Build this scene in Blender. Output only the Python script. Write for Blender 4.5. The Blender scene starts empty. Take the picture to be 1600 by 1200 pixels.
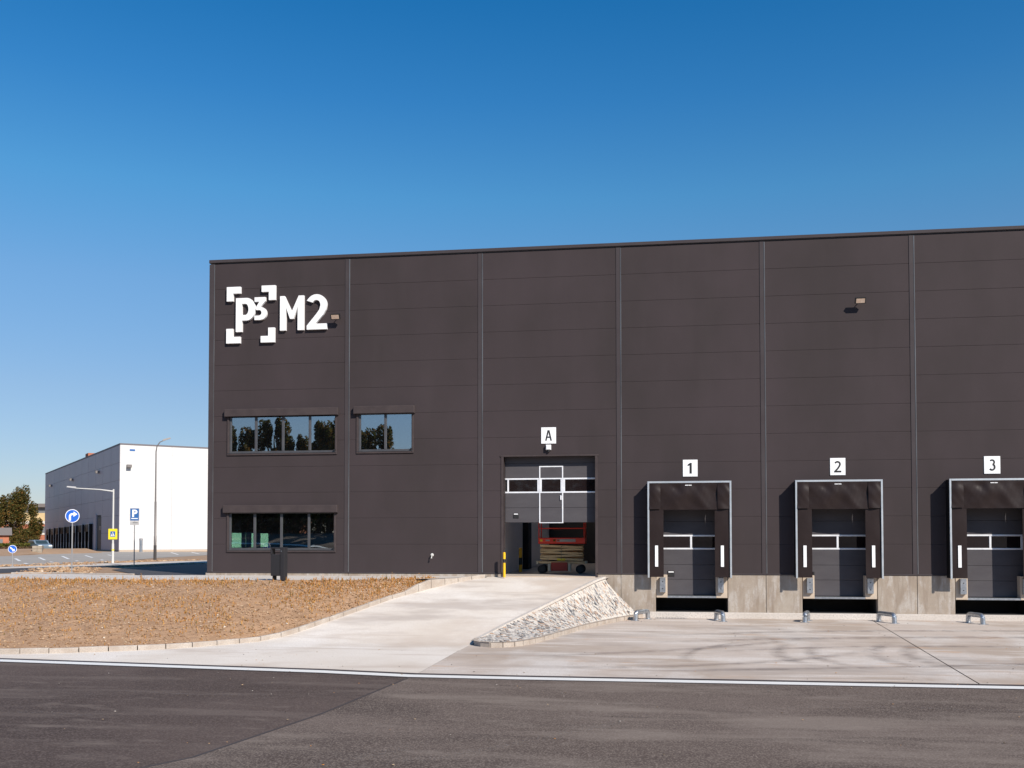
import bpy, bmesh, math, random
from mathutils import Vector, Matrix
random.seed(7)
R = math.radians
scene = bpy.context.scene
col = scene.collection

# ------------------------------------------------------------------ camera
EYE = 1.60
cam_d = bpy.data.cameras.new('camera')
cam = bpy.data.objects.new('camera', cam_d); col.objects.link(cam)
cam.location = (0, 0, EYE)
cam.rotation_mode = 'XYZ'
cam.rotation_euler = (Matrix.Rotation(R(8.14), 4, 'Z') @ Matrix.Rotation(R(90 + 1.76), 4, 'X') @ Matrix.Rotation(R(-0.04), 4, 'Z')).to_euler()
cam_d.sensor_width = 36; cam_d.lens = 35
cam_d.shift_y = 195.0 / 1600
cam_d.clip_start = 0.1; cam_d.clip_end = 6000
scene.camera = cam
scene.render.resolution_x = 1024; scene.render.resolution_y = 768

# ------------------------------------------------------------------ light
SUN = Vector((0.98, -1.0, 1.04)).normalized()
world = bpy.data.worlds.new('World'); scene.world = world; world.use_nodes = True
wn = world.node_tree.nodes; wl = world.node_tree.links
for n in list(wn): wn.remove(n)
sky = wn.new('ShaderNodeTexSky'); sky.sky_type = 'NISHITA'; sky.sun_disc = False
sky.sun_elevation = math.asin(SUN.z)
sky.sun_rotation = math.atan2(SUN.x, SUN.y)
sky.altitude = 0; sky.air_density = 1.0; sky.dust_density = 0.15; sky.ozone_density = 3.2
bg = wn.new('ShaderNodeBackground'); bg.inputs['Strength'].default_value = 0.075
out = wn.new('ShaderNodeOutputWorld')
# clear polarised autumn sky: deeper blue with height, milky towards the horizon, the same all the way round
tc = wn.new('ShaderNodeTexCoord'); sx = wn.new('ShaderNodeSeparateXYZ'); wl.new(tc.outputs['Generated'], sx.inputs[0])
rp = wn.new('ShaderNodeValToRGB'); wl.new(sx.outputs[2], rp.inputs[0])
stops = [(0.0, (.72, .70, .84)), (8.0, (.82, .88, .98)), (14.0, (.78, 1.06, 1.20)), (19.0, (.54, 1.18, 1.38)), (24.0, (.30, 1.04, 1.42)), (29.0, (.15, .95, 1.40)), (60.0, (.13, .84, 1.27))]
el = rp.color_ramp.elements
while len(el) < len(stops): el.new(0.5)
for i_, (a_, c_) in enumerate(stops): el[i_].position = math.sin(math.radians(a_)); el[i_].color = (c_[0] / 1.6, c_[1] / 1.6, c_[2] / 1.6, 1)
m1 = wn.new('ShaderNodeVectorMath'); m1.operation = 'MULTIPLY'; wl.new(sky.outputs[0], m1.inputs[0]); wl.new(rp.outputs[0], m1.inputs[1])
m2 = wn.new('ShaderNodeVectorMath'); m2.operation = 'SCALE'; m2.inputs['Scale'].default_value = 1.6; wl.new(m1.outputs[0], m2.inputs[0])
wl.new(m2.outputs[0], bg.inputs[0]); wl.new(bg.outputs[0], out.inputs[0])
sun_d = bpy.data.lights.new('sun', 'SUN'); sun_d.energy = 5.0; sun_d.angle = R(0.53); sun_d.color = (1.0, 0.91, 0.80)
sun = bpy.data.objects.new('sun', sun_d); col.objects.link(sun)
sun.rotation_euler = (-SUN).to_track_quat('-Z', 'Y').to_euler(); sun.location = (30, -30, 40)
vs = scene.view_settings
vs.view_transform = 'Standard'; vs.look = 'None'; vs.gamma = 1; vs.exposure = 0.35; vs.use_curve_mapping = False

# ------------------------------------------------------------------ materials
def mat(name, color, rough=0.6, metal=0.0, var=None, scale=2.0, stretch=(1, 1, 1), detail=4, bump=0.0, bscale=None,
        spec=0.5, grain=None, gscale=90.0, layers=()):
    """base colour, optional noise towards var, optional fine grain; layers = (colour, scale, stretch, lo, hi, amount)"""
    m = bpy.data.materials.new(name); m.use_nodes = True
    nt = m.node_tree; N = nt.nodes; L = nt.links
    b = N['Principled BSDF']
    b.inputs['Roughness'].default_value = rough; b.inputs['Metallic'].default_value = metal
    b.inputs['Specular IOR Level'].default_value = spec
    b.inputs['Base Color'].default_value = (*color, 1)
    geo = N.new('ShaderNodeNewGeometry')
    def noise(sc, st, det=4, rg=0.55):
        mp = N.new('ShaderNodeMapping'); mp.inputs['Scale'].default_value = st
        L.new(geo.outputs['Position'], mp.inputs['Vector'])
        n = N.new('ShaderNodeTexNoise'); n.inputs['Scale'].default_value = sc; n.inputs['Detail'].default_value = det
        n.inputs['Roughness'].default_value = rg
        L.new(mp.outputs[0], n.inputs['Vector']); return n
    cur = None
    def mix(fac, ccol):
        nonlocal cur
        mx = N.new('ShaderNodeMix'); mx.data_type = 'RGBA'
        L.new(fac, mx.inputs[0])
        if cur is None: mx.inputs[6].default_value = (*color, 1)
        else: L.new(cur, mx.inputs[6])
        mx.inputs[7].default_value = (*ccol, 1)
        cur = mx.outputs[2]
    def ramp(src, lo, hi, amt=1.0):
        r = N.new('ShaderNodeMapRange'); r.inputs[1].default_value = lo; r.inputs[2].default_value = hi
        r.inputs[3].default_value = 0; r.inputs[4].default_value = amt; r.clamp = True
        L.new(src, r.inputs[0]); return r.outputs[0]
    if var is not None:
        n = noise(scale, stretch, detail); mix(ramp(n.outputs[0], 0.34, 0.66), var)
    for (lc, ls, lst, lo, hi, amt) in layers:
        n = noise(ls, lst, 5, 0.6); mix(ramp(n.outputs[0], lo, hi, amt), lc)
    if grain is not None:
        n = noise(gscale, (1, 1, 1), 2, 0.5); mix(ramp(n.outputs[0], 0.46, 0.66, 0.8), grain)
    if cur is not None: L.new(cur, b.inputs['Base Color'])
    if bump:
        n = noise(bscale or scale * 6, stretch, 5, 0.6)
        bp = N.new('ShaderNodeBump'); bp.inputs['Strength'].default_value = bump; bp.inputs['Distance'].default_value = 0.02
        L.new(n.outputs[0], bp.inputs['Height']); L.new(bp.outputs[0], b.inputs['Normal'])
    return m

def island_mat(name, stops, rough=0.8, trans=0.0):
    m = bpy.data.materials.new(name); m.use_nodes = True
    N = m.node_tree.nodes; L = m.node_tree.links; b = N['Principled BSDF']
    g = N.new('ShaderNodeNewGeometry'); cr = N.new('ShaderNodeValToRGB')
    e = cr.color_ramp.elements
    while len(e) < len(stops): e.new(0.5)
    for i, (p, c) in enumerate(stops): e[i].position = p; e[i].color = (*c, 1)
    L.new(g.outputs['Random Per Island'], cr.inputs[0]); L.new(cr.outputs[0], b.inputs['Base Color'])
    b.inputs['Roughness'].default_value = rough
    b.inputs['Specular IOR Level'].default_value = 0.25
    if trans:
        t = N.new('ShaderNodeBsdfTranslucent'); L.new(cr.outputs[0], t.inputs[0])
        ms = N.new('ShaderNodeMixShader'); ms.inputs[0].default_value = trans
        o = N['Material Output']; L.new(b.outputs[0], ms.inputs[1]); L.new(t.outputs[0], ms.inputs[2]); L.new(ms.outputs[0], o.inputs[0])
    return m

def glass_mat(name, tint, refl, rough=0.01, body=(0.01, 0.01, 0.012), clear=0.6):
    """reflective window glass: glossy coat over a see-through tinted body"""
    m = bpy.data.materials.new(name); m.use_nodes = True
    N = m.node_tree.nodes; L = m.node_tree.links
    for n in list(N):
        if n.type == 'BSDF_PRINCIPLED': N.remove(n)
    gl = N.new('ShaderNodeBsdfGlossy'); gl.inputs['Roughness'].default_value = rough; gl.inputs['Color'].default_value = (0.95, 0.97, 1, 1)
    tr = N.new('ShaderNodeBsdfTransparent'); tr.inputs['Color'].default_value = (*tint, 1)
    df = N.new('ShaderNodeBsdfDiffuse'); df.inputs['Color'].default_value = (*body, 1)
    a = N.new('ShaderNodeMixShader'); a.inputs[0].default_value = clear
    L.new(df.outputs[0], a.inputs[1]); L.new(tr.outputs[0], a.inputs[2])
    b = N.new('ShaderNodeMixShader'); b.inputs[0].default_value = refl
    L.new(a.outputs[0], b.inputs[1]); L.new(gl.outputs[0], b.inputs[2])
    # slight waviness of insulated glass
    n = N.new('ShaderNodeTexNoise'); n.inputs['Scale'].default_value = 0.9
    g = N.new('ShaderNodeNewGeometry'); L.new(g.outputs['Position'], n.inputs['Vector'])
    bp = N.new('ShaderNodeBump'); bp.inputs['Strength'].default_value = 0.02; bp.inputs['Distance'].default_value = 0.05
    L.new(n.outputs[0], bp.inputs['Height']); L.new(bp.outputs[0], gl.inputs['Normal'])
    L.new(b.outputs[0], N['Material Output'].inputs[0])
    return m

M = {}
M['clad'] = mat('dark_brown_cladding', (0.0445, 0.0365, 0.0375), 0.55, 0.0, var=(0.054, 0.043, 0.046), scale=0.35, stretch=(1, 1, 0.6), bump=0.04, bscale=0.9, spec=0.06,
                layers=(((0.068, 0.058, 0.058), 1.6, (1.2, 1.2, 0.12), 0.50, 0.72, 0.10),))
M['clad_groove'] = mat('joint_backing', (0.018, 0.015, 0.016), 0.8)
M['cover'] = mat('joint_cover_metal', (0.052, 0.043, 0.046), 0.5, var=(0.060, 0.052, 0.055), scale=0.8, spec=0.1)
M['edge'] = mat('glint_and_sill_metal', (0.15, 0.155, 0.165), 0.4, 0.4, var=(0.085, 0.085, 0.09), scale=0.5)  # pale tone paints the glint along joint covers; also the window sills
M['frame'] = mat('window_frame_metal', (0.055, 0.056, 0.062), 0.4, var=(0.07, 0.07, 0.075), scale=3)
M['surround'] = mat('window_surround_metal', (0.050, 0.040, 0.041), 0.5, var=(0.064, 0.051, 0.051), scale=2, spec=0.12)
M['glass'] = glass_mat('reflective_window_glass', (0.75, 0.85, 0.8), 0.46)
M['glass_low'] = glass_mat('clear_window_glass', (0.80, 0.93, 0.86), 0.30, clear=0.85)
M['glass_green'] = glass_mat('green_tinted_glass', (0.72, 0.95, 0.84), 0.05, clear=1.0)
M['door_glass'] = glass_mat('dark_door_glass', (0.2, 0.15, 0.15), 0.07, body=(0.016, 0.011, 0.012), clear=0.2, rough=0.03)
M['door'] = mat('anthracite_door_panel', (0.070, 0.066, 0.073), 0.55, var=(0.080, 0.076, 0.083), scale=1.2, stretch=(1, 1, 3), bump=0.05, bscale=60, spec=0.06)
M['white_metal'] = mat('white_coated_metal', (0.72, 0.74, 0.78), 0.4, var=(0.62, 0.64, 0.68), scale=4)
M['sign_white'] = mat('white_sign_sheet', (0.82, 0.83, 0.84), 0.45)
M['letter_white'] = mat('white_letter_acrylic', (0.84, 0.84, 0.84), 0.4)
M['letter_side'] = mat('letter_side_edge', (0.62, 0.56, 0.5), 0.5)
M['black_print'] = mat('black_print', (0.012, 0.012, 0.012), 0.5)
M['fabric'] = mat('dock_shelter_fabric', (0.019, 0.0125, 0.012), 0.42, var=(0.024, 0.0165, 0.016), scale=1.5, bump=0.3, bscale=3, spec=0.18)
M['fabric_side'] = mat('dock_shelter_side_fabric', (0.010, 0.009, 0.0095), 0.7, spec=0.2)
M['alu'] = mat('anodised_aluminium', (0.56, 0.59, 0.62), 0.42, 0.55, var=(0.46, 0.5, 0.53), scale=3)
M['galv'] = mat('galvanised_steel', (0.52, 0.55, 0.58), 0.34, 0.85, var=(0.36, 0.39, 0.43), scale=9, bump=0.05)
M['plinth'] = mat('weathered_concrete_wall', (0.29, 0.235, 0.185), 0.85, var=(0.37, 0.325, 0.275), scale=2.1, stretch=(1, 1, 0.45), bump=0.25,
                  layers=(((0.46, 0.43, 0.40), 2.6, (1.6, 1, 0.5), 0.50, 0.62, 0.7), ((0.20, 0.15, 0.11), 1.8, (2.2, 1, 0.25), 0.50, 0.66, 0.65)), grain=(0.24, 0.2, 0.165), gscale=60)
M['console'] = mat('cast_concrete', (0.46, 0.37, 0.285), 0.8, var=(0.45, 0.38, 0.31), scale=4)
M['concrete'] = mat('yard_concrete', (0.47, 0.395, 0.340), 0.9, var=(0.55, 0.485, 0.435), scale=0.35, stretch=(0.8, 0.6, 1), bump=0.05, bscale=20, spec=0.15,
                    layers=(((0.36, 0.285, 0.225), 0.22, (0.8, 0.6, 1), 0.47, 0.60, 0.75), ((0.62, 0.585, 0.55), 0.30, (0.9, 0.5, 1), 0.50, 0.62, 0.75),
                            ((0.29, 0.25, 0.225), 0.36, (0.45, 1.1, 1), 0.53, 0.66, 0.70), ((0.50, 0.30, 0.17), 0.6, (0.7, 1.4, 1), 0.60, 0.70, 0.65), ((0.70, 0.66, 0.62), 0.9, (0.25, 1.6, 1), 0.53, 0.63, 0.55), ((0.33, 0.275, 0.24), 0.8, (0.2, 2.0, 1), 0.55, 0.66, 0.45)),
                    grain=(0.38, 0.33, 0.29), gscale=38)
M['ramp'] = mat('ramp_concrete', (0.62, 0.56, 0.49), 0.9, var=(0.70, 0.655, 0.60), scale=0.4, stretch=(0.8, 0.6, 1), bump=0.05, bscale=22, spec=0.15,
                layers=(((0.48, 0.395, 0.32), 0.24, (0.7, 0.7, 1), 0.49, 0.62, 0.70), ((0.36, 0.31, 0.28), 0.40, (0.4, 0.9, 1), 0.54, 0.66, 0.65), ((0.76, 0.73, 0.69), 0.35, (0.8, 0.5, 1), 0.52, 0.64, 0.65), ((0.42, 0.34, 0.28), 0.8, (0.22, 1.6, 1), 0.56, 0.67, 0.5)),
                grain=(0.52, 0.46, 0.41), gscale=38)
M['walk'] = mat('pavement_concrete', (0.50, 0.455, 0.41), 0.9, var=(0.58, 0.54, 0.50), scale=0.9, stretch=(0.5, 1.5, 1), grain=(0.38, 0.35, 0.32), gscale=20)
M['asph_new'] = mat('dark_asphalt', (0.066, 0.049, 0.044), 0.9, var=(0.086, 0.065, 0.058), scale=0.5, stretch=(0.5, 0.9, 1), bump=0.25, bscale=55, spec=0.12,
                    layers=(((0.046, 0.034, 0.031), 0.25, (0.6, 0.7, 1), 0.47, 0.60, 0.70), ((0.15, 0.122, 0.108), 0.5, (0.25, 1.5, 1), 0.53, 0.64, 0.50), ((0.24, 0.20, 0.175), 1.4, (0.5, 1.3, 1), 0.58, 0.70, 0.35)),
                    grain=(0.15, 0.118, 0.103), gscale=34)
M['asph_old'] = mat('worn_asphalt', (0.094, 0.072, 0.062), 0.9, var=(0.122, 0.095, 0.083), scale=0.45, stretch=(0.5, 0.8, 1), bump=0.25, bscale=55, spec=0.12,
                    layers=(((0.060, 0.045, 0.040), 0.30, (0.5, 0.9, 1), 0.47, 0.59, 0.8), ((0.215, 0.178, 0.152), 0.42, (0.35, 1.3, 1), 0.50, 0.62, 0.62), ((0.055, 0.042, 0.038), 0.9, (0.3, 1.5, 1), 0.56, 0.68, 0.6), ((0.26, 0.22, 0.19), 1.5, (0.6, 1.2, 1), 0.58, 0.70, 0.3)),
                    grain=(0.23, 0.19, 0.162), gscale=34)
M['asph_dark'] = mat('dark_and_shaded_asphalt', (0.042, 0.040, 0.042), 0.8, var=(0.055, 0.052, 0.053), scale=0.5, stretch=(0.4, 1.5, 1))  # road asphalt; also carries the cast shadow on the car park sheet
M['lot'] = mat('grey_parking_surface', (0.29, 0.265, 0.235), 0.85, var=(0.33, 0.30, 0.265), scale=0.25)
M['paint'] = mat('white_road_paint', (0.78, 0.78, 0.76), 0.6, var=(0.70, 0.69, 0.67), scale=3, stretch=(0.5, 2, 1), grain=(0.6, 0.59, 0.57), gscale=50)
M['tar'] = mat('dark_joint_tar', (0.05, 0.04, 0.038), 0.7)
M['soil'] = mat('brown_planting_soil', (0.33, 0.200, 0.115), 0.95, var=(0.40, 0.255, 0.155), scale=1.2, bump=0.8, bscale=18,
                layers=(((0.21, 0.118, 0.058), 3.5, (1, 1, 1), 0.52, 0.72, 0.6), ((0.45, 0.31, 0.19), 6.0, (1, 1, 1), 0.6, 0.75, 0.5)), grain=(0.22, 0.13, 0.075), gscale=35)
M['dirt'] = mat('bare_brown_ground', (0.27, 0.170, 0.100), 0.95, var=(0.34, 0.225, 0.14), scale=0.35, bump=0.5, bscale=4)
M['kerb'] = mat('kerb_concrete', (0.36, 0.30, 0.25), 0.85, var=(0.47, 0.42, 0.37), scale=2.5, bump=0.2, grain=(0.3, 0.26, 0.22), gscale=40)
M['mortar'] = mat('pale_mortar', (0.56, 0.525, 0.48), 0.9, var=(0.47, 0.43, 0.385), scale=3, bump=0.8, bscale=14)
M['stones'] = island_mat('bedded_stones', [(0.0, (0.06, 0.065, 0.072)), (0.16, (0.17, 0.17, 0.18)), (0.34, (0.40, 0.385, 0.37)), (0.76, (0.56, 0.525, 0.48)), (0.89, (0.38, 0.22, 0.125)), (1.0, (0.22, 0.205, 0.195))], 0.85)
M['clods'] = island_mat('soil_clods', [(0.0, (0.19, 0.115, 0.065)), (0.4, (0.32, 0.195, 0.112)), (0.8, (0.42, 0.29, 0.18)), (0.985, (0.44, 0.33, 0.23)), (1.0, (0.62, 0.56, 0.48))], 0.95)
M['weeds'] = island_mat('dry_weeds', [(0.0, (0.46, 0.20, 0.05)), (0.35, (0.58, 0.29, 0.085)), (0.7, (0.64, 0.38, 0.14)), (0.9, (0.30, 0.18, 0.055)), (1.0, (0.14, 0.14, 0.045))], 0.85, 0.3)
M['sign_blue'] = mat('blue_sign_sheet', (0.012, 0.11, 0.52), 0.4)
M['sign_blue2'] = mat('deep_blue_sign_sheet', (0.010, 0.105, 0.33), 0.5)
M['sign_yellow'] = mat('yellow_sign_sheet', (0.80, 0.62, 0.02), 0.4)
M['sign_grey'] = mat('grey_sign_back', (0.4, 0.4, 0.41), 0.5)
M['post'] = mat('grey_post_metal', (0.36, 0.36, 0.37), 0.4, 0.4)
M['post_dark'] = mat('dark_post_metal', (0.18, 0.165, 0.16), 0.5, 0.3)
M['post_light'] = mat('pale_post_metal', (0.58, 0.58, 0.56), 0.45)
M['post_black'] = mat('black_post_base', (0.05, 0.045, 0.045), 0.6)
M['bin'] = mat('anthracite_bin_metal', (0.024, 0.024, 0.028), 0.6, spec=0.2)
M['yellow'] = mat('yellow_safety_paint', (0.80, 0.45, 0.01), 0.45)
M['black'] = mat('black_plastic', (0.015, 0.015, 0.016), 0.5)
M['rubber'] = mat('tyre_rubber', (0.02, 0.02, 0.021), 0.8)
M['red'] = mat('red_machine_paint', (0.80, 0.045, 0.02), 0.4)
M['red_dull'] = mat('dull_red_cover', (0.42, 0.05, 0.03), 0.6)
M['beige'] = mat('beige_machine_paint', (0.78, 0.57, 0.30), 0.55, var=(0.68, 0.49, 0.26), scale=5)
M['cream'] = mat('cream_machine_paint', (0.55, 0.5, 0.38), 0.5)
M['inner_wall'] = mat('white_interior_wall', (0.82, 0.76, 0.70), 0.8, var=(0.76, 0.70, 0.64), scale=0.6)
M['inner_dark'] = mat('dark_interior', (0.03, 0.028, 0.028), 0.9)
M['inner_floor'] = mat('hall_floor', (0.46, 0.41, 0.36), 0.5, var=(0.40, 0.355, 0.31), scale=0.7)
M['office_wall'] = mat('office_wall', (0.10, 0.085, 0.08), 0.8)
M['lamp_glass'] = mat('floodlight_glass', (0.52, 0.38, 0.28), 0.3, var=(0.6, 0.46, 0.36), scale=12)
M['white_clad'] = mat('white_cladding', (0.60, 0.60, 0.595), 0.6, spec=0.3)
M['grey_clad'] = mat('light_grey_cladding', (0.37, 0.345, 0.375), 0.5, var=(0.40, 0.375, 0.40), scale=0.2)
M['grey_trim'] = mat('grey_roof_trim', (0.13, 0.12, 0.13), 0.6)
M['roof'] = mat('roof_membrane', (0.3, 0.3, 0.3), 0.8)
M['brick'] = mat('red_brick', (0.34, 0.115, 0.065), 0.9, var=(0.42, 0.16, 0.09), scale=1.5, bump=0.3)
M['plaster'] = mat('yellow_plaster', (0.62, 0.47, 0.25), 0.9, var=(0.55, 0.41, 0.22), scale=0.5)
M['band'] = mat('white_band', (0.62, 0.58, 0.52), 0.9)
M['old_roof'] = mat('grey_old_roof', (0.17, 0.15, 0.14), 0.9)
M['old_glass'] = mat('old_window_panes', (0.16, 0.17, 0.18), 0.3)
M['bark'] = mat('tree_bark', (0.10, 0.07, 0.05), 0.9)
M['leaf'] = island_mat('tree_leaves', [(0.0, (0.045, 0.055, 0.014)), (0.4, (0.085, 0.085, 0.02)), (0.7, (0.15, 0.10, 0.024)), (0.9, (0.22, 0.11, 0.028)), (1.0, (0.14, 0.14, 0.04))], 0.75, 0.4)
M['leaf_green'] = island_mat('hedge_leaves', [(0.0, (0.035, 0.05, 0.008)), (0.5, (0.10, 0.11, 0.015)), (0.85, (0.19, 0.16, 0.025)), (1.0, (0.12, 0.06, 0.02))], 0.75, 0.25)
M['leaf_brown'] = island_mat('dry_hedge_leaves', [(0.0, (0.06, 0.035, 0.02)), (0.6, (0.13, 0.07, 0.04)), (1.0, (0.09, 0.08, 0.02))], 0.85, 0.2)
M['car'] = mat('silver_blue_car_paint', (0.28, 0.36, 0.42), 0.3, 0.5)
M['car_glass'] = mat('car_window', (0.03, 0.05, 0.06), 0.1)
M['car_lamp'] = mat('car_headlight', (0.8, 0.8, 0.78), 0.2)
M['blocks'] = mat('grey_concrete_blocks', (0.33, 0.28, 0.22), 0.9, var=(0.26, 0.22, 0.17), scale=1.5)
M['grass'] = mat('dry_verge', (0.045, 0.034, 0.018), 0.95, var=(0.085, 0.055, 0.028), scale=0.4, bump=0.6, bscale=3)
M['tyre'] = None

def tyre_mark_material():
    m = bpy.data.materials.new('tyre_mark_rubber'); m.use_nodes = True
    N = m.node_tree.nodes; L = m.node_tree.links; b = N['Principled BSDF']
    b.inputs['Base Color'].default_value = (0.22, 0.18, 0.16, 1); b.inputs['Roughness'].default_value = 0.85
    t = N.new('ShaderNodeBsdfTransparent'); ms = N.new('ShaderNodeMixShader')
    g = N.new('ShaderNodeNewGeometry'); n = N.new('ShaderNodeTexNoise'); n.inputs['Scale'].default_value = 2.2; n.inputs['Detail'].default_value = 6
    mp = N.new('ShaderNodeMapping'); mp.inputs['Scale'].default_value = (1, 0.8, 1)
    L.new(g.outputs['Position'], mp.inputs[0]); L.new(mp.outputs[0], n.inputs['Vector'])
    r = N.new('ShaderNodeMapRange'); r.inputs[1].default_value = 0.30; r.inputs[2].default_value = 0.70; r.inputs[3].default_value = 0.05; r.inputs[4].default_value = 0.40
    L.new(n.outputs[0], r.inputs[0])
    # soft edges: UV.x runs across the mark
    uv = N.new('ShaderNodeUVMap'); sp = N.new('ShaderNodeSeparateXYZ'); L.new(uv.outputs[0], sp.inputs[0])
    p = N.new('ShaderNodeMath'); p.operation = 'PINGPONG'; p.inputs[1].default_value = 0.5; L.new(sp.outputs[0], p.inputs[0])
    q = N.new('ShaderNodeMapRange'); q.inputs[1].default_value = 0.0; q.inputs[2].default_value = 0.45; L.new(p.outputs[0], q.inputs[0])
    p2 = N.new('ShaderNodeMath'); p2.operation = 'PINGPONG'; p2.inputs[1].default_value = 0.5; L.new(sp.outputs[1], p2.inputs[0])
    q2 = N.new('ShaderNodeMapRange'); q2.inputs[1].default_value = 0.0; q2.inputs[2].default_value = 0.25; L.new(p2.outputs[0], q2.inputs[0])
    mu = N.new('ShaderNodeMath'); mu.operation = 'MULTIPLY'; L.new(r.outputs[0], mu.inputs[0]); L.new(q.outputs[0], mu.inputs[1])
    mv = N.new('ShaderNodeMath'); mv.operation = 'MULTIPLY'; L.new(mu.outputs[0], mv.inputs[0]); L.new(q2.outputs[0], mv.inputs[1])
    L.new(mv.outputs[0], ms.inputs[0]); L.new(t.outputs[0], ms.inputs[1]); L.new(b.outputs[0], ms.inputs[2])
    L.new(ms.outputs[0], N['Material Output'].inputs[0])
    return m
M['tyre'] = tyre_mark_material()

# ------------------------------------------------------------------ mesh helpers
WL = {}
class MB:
    def __init__(s): s.v = []; s.f = []
    def add(s, vs_, fs_):
        o = len(s.v); s.v += [tuple(v) for v in vs_]; s.f += [tuple(i + o for i in f) for f in fs_]; return s
    def box(s, x0, x1, y0, y1, z0, z1):
        return s.add([(x0, y0, z0), (x1, y0, z0), (x1, y1, z0), (x0, y1, z0), (x0, y0, z1), (x1, y0, z1), (x1, y1, z1), (x0, y1, z1)],
                     [(3, 2, 1, 0), (4, 5, 6, 7), (0, 1, 5, 4), (1, 2, 6, 5), (2, 3, 7, 6), (3, 0, 4, 7)])
    def cbox(s, x0, x1, y0, y1, z0, z1, c):
        """box whose front (-y) edges are chamfered"""
        c = min(c, (x1 - x0) * .45, (z1 - z0) * .45, (y1 - y0) * .9)
        V = [(x0, y1, z0), (x1, y1, z0), (x1, y1, z1), (x0, y1, z1), (x0, y0 + c, z0), (x1, y0 + c, z0), (x1, y0 + c, z1), (x0, y0 + c, z1),
             (x0 + c, y0, z0 + c), (x1 - c, y0, z0 + c), (x1 - c, y0, z1 - c), (x0 + c, y0, z1 - c)]
        F = [(8, 9, 10, 11), (4, 5, 9, 8), (5, 6, 10, 9), (6, 7, 11, 10), (7, 4, 8, 11), (0, 1, 5, 4), (1, 2, 6, 5), (2, 3, 7, 6), (3, 0, 4, 7), (3, 2, 1, 0)]
        return s.add(V, F)
    def obox(s, c, ax, hx, hy, z0, z1):
        """box on the ground: centre c, axis angle ax, half sizes"""
        ca, sa = math.cos(ax), math.sin(ax); P = []
        for z in (z0, z1):
            for a, b in ((-hx, -hy), (hx, -hy), (hx, hy), (-hx, hy)): P.append((c[0] + a * ca - b * sa, c[1] + a * sa + b * ca, z))
        return s.add(P, [(3, 2, 1, 0), (4, 5, 6, 7), (0, 1, 5, 4), (1, 2, 6, 5), (2, 3, 7, 6), (3, 0, 4, 7)])
    def tube(s, pts, r, n=10, cap=True):
        pts = [Vector(p) for p in pts]; rs = r if isinstance(r, (list, tuple)) else [r] * len(pts)
        o = len(s.v); up = Vector((0.123, 0.321, 0.93))
        for i, p in enumerate(pts):
            d = (pts[min(i + 1, len(pts) - 1)] - pts[max(i - 1, 0)]).normalized()
            a = d.cross(up)
            if a.length < 1e-3: a = d.cross(Vector((1, 0, 0)))
            a.normalize(); b = d.cross(a).normalized()
            for k in range(n):
                t = 2 * math.pi * k / n; s.v.append(tuple(p + a * math.cos(t) * rs[i] + b * math.sin(t) * rs[i]))
        for i in range(len(pts) - 1):
            for k in range(n):
                k2 = (k + 1) % n
                s.f.append((o + i * n + k, o + i * n + k2, o + (i + 1) * n + k2, o + (i + 1) * n + k))
        if cap:
            s.f.append(tuple(o + k for k in range(n))[::-1]); s.f.append(tuple(o + (len(pts) - 1) * n + k for k in range(n)))
        return s
    def poly(s, pts, z=None):
        P = [(p[0], p[1], z if z is not None else p[2]) for p in pts]
        return s.add(P, [tuple(range(len(P)))])
    def prism(s, pts, z0, z1):
        n = len(pts)
        return s.add([(p[0], p[1], z0) for p in pts] + [(p[0], p[1], z1) for p in pts],
                     [tuple(range(n))[::-1], tuple(range(n, 2 * n))] + [(i, (i + 1) % n, n + (i + 1) % n, n + i) for i in range(n)])
    def build(s, name, m, parent=None, local=False, smooth=False, **pr):
        off = (0, 0, 0)
        if parent is not None and not local: off = WL.get(parent.name, (0, 0, 0))
        me = bpy.data.meshes.new(name)
        me.from_pydata([(v[0] - off[0], v[1] - off[1], v[2] - off[2]) for v in s.v], [], s.f)
        me.materials.append(m)
        bm = bmesh.new(); bm.from_mesh(me); bmesh.ops.recalc_face_normals(bm, faces=bm.faces)
        if smooth:
            for f in bm.faces: f.smooth = True
            for e in bm.edges:
                if len(e.link_faces) == 2 and e.calc_face_angle(0) > 0.7: e.smooth = False
        bm.to_mesh(me); bm.free()
        o = bpy.data.objects.new(name, me); col.objects.link(o)
        if parent is not None:
            o.parent = parent; WL[o.name] = off if not local else (0, 0, 0)
        for k, v in pr.items(): o[k] = v
        return o
def props(o, label=None, cat=None, group=None, kind=None):
    if label: o['label'] = label
    if cat: o['category'] = cat
    if group: o['group'] = group
    if kind: o['kind'] = kind
    return o
def thing(name, label, cat, loc=(0, 0, 0), group=None, rz=0, kind=None):
    o = bpy.data.objects.new(name, None); col.objects.link(o); o.location = loc; o.rotation_euler = (0, 0, rz)
    o.empty_display_size = 0.3
    WL[o.name] = tuple(loc); return props(o, label, cat, group, kind)
def kids(o): return [c for c in bpy.data.objects if c.parent == o]
def copy_tree(o, parent=None, cmap=None):
    if cmap is None:
        cmap = {}
        for c in bpy.data.objects:
            if c.parent: cmap.setdefault(c.parent.name, []).append(c)
    c = o.copy(); col.objects.link(c)
    if parent is not None: c.parent = parent
    for ch in cmap.get(o.name, []): copy_tree(ch, c, cmap)
    return c
def grid(name, X, Y, fn, m, parent=None, **pr):
    b = MB(); nx, ny = len(X), len(Y)
    for y in Y:
        for x in X: b.v.append(fn(x, y))
    for j in range(ny - 1):
        for i in range(nx - 1): b.f.append((j * nx + i, j * nx + i + 1, (j + 1) * nx + i + 1, (j + 1) * nx + i))
    o = b.build(name, m, parent, smooth=True)
    for k, v in pr.items(): o[k] = v
    return o
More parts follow.
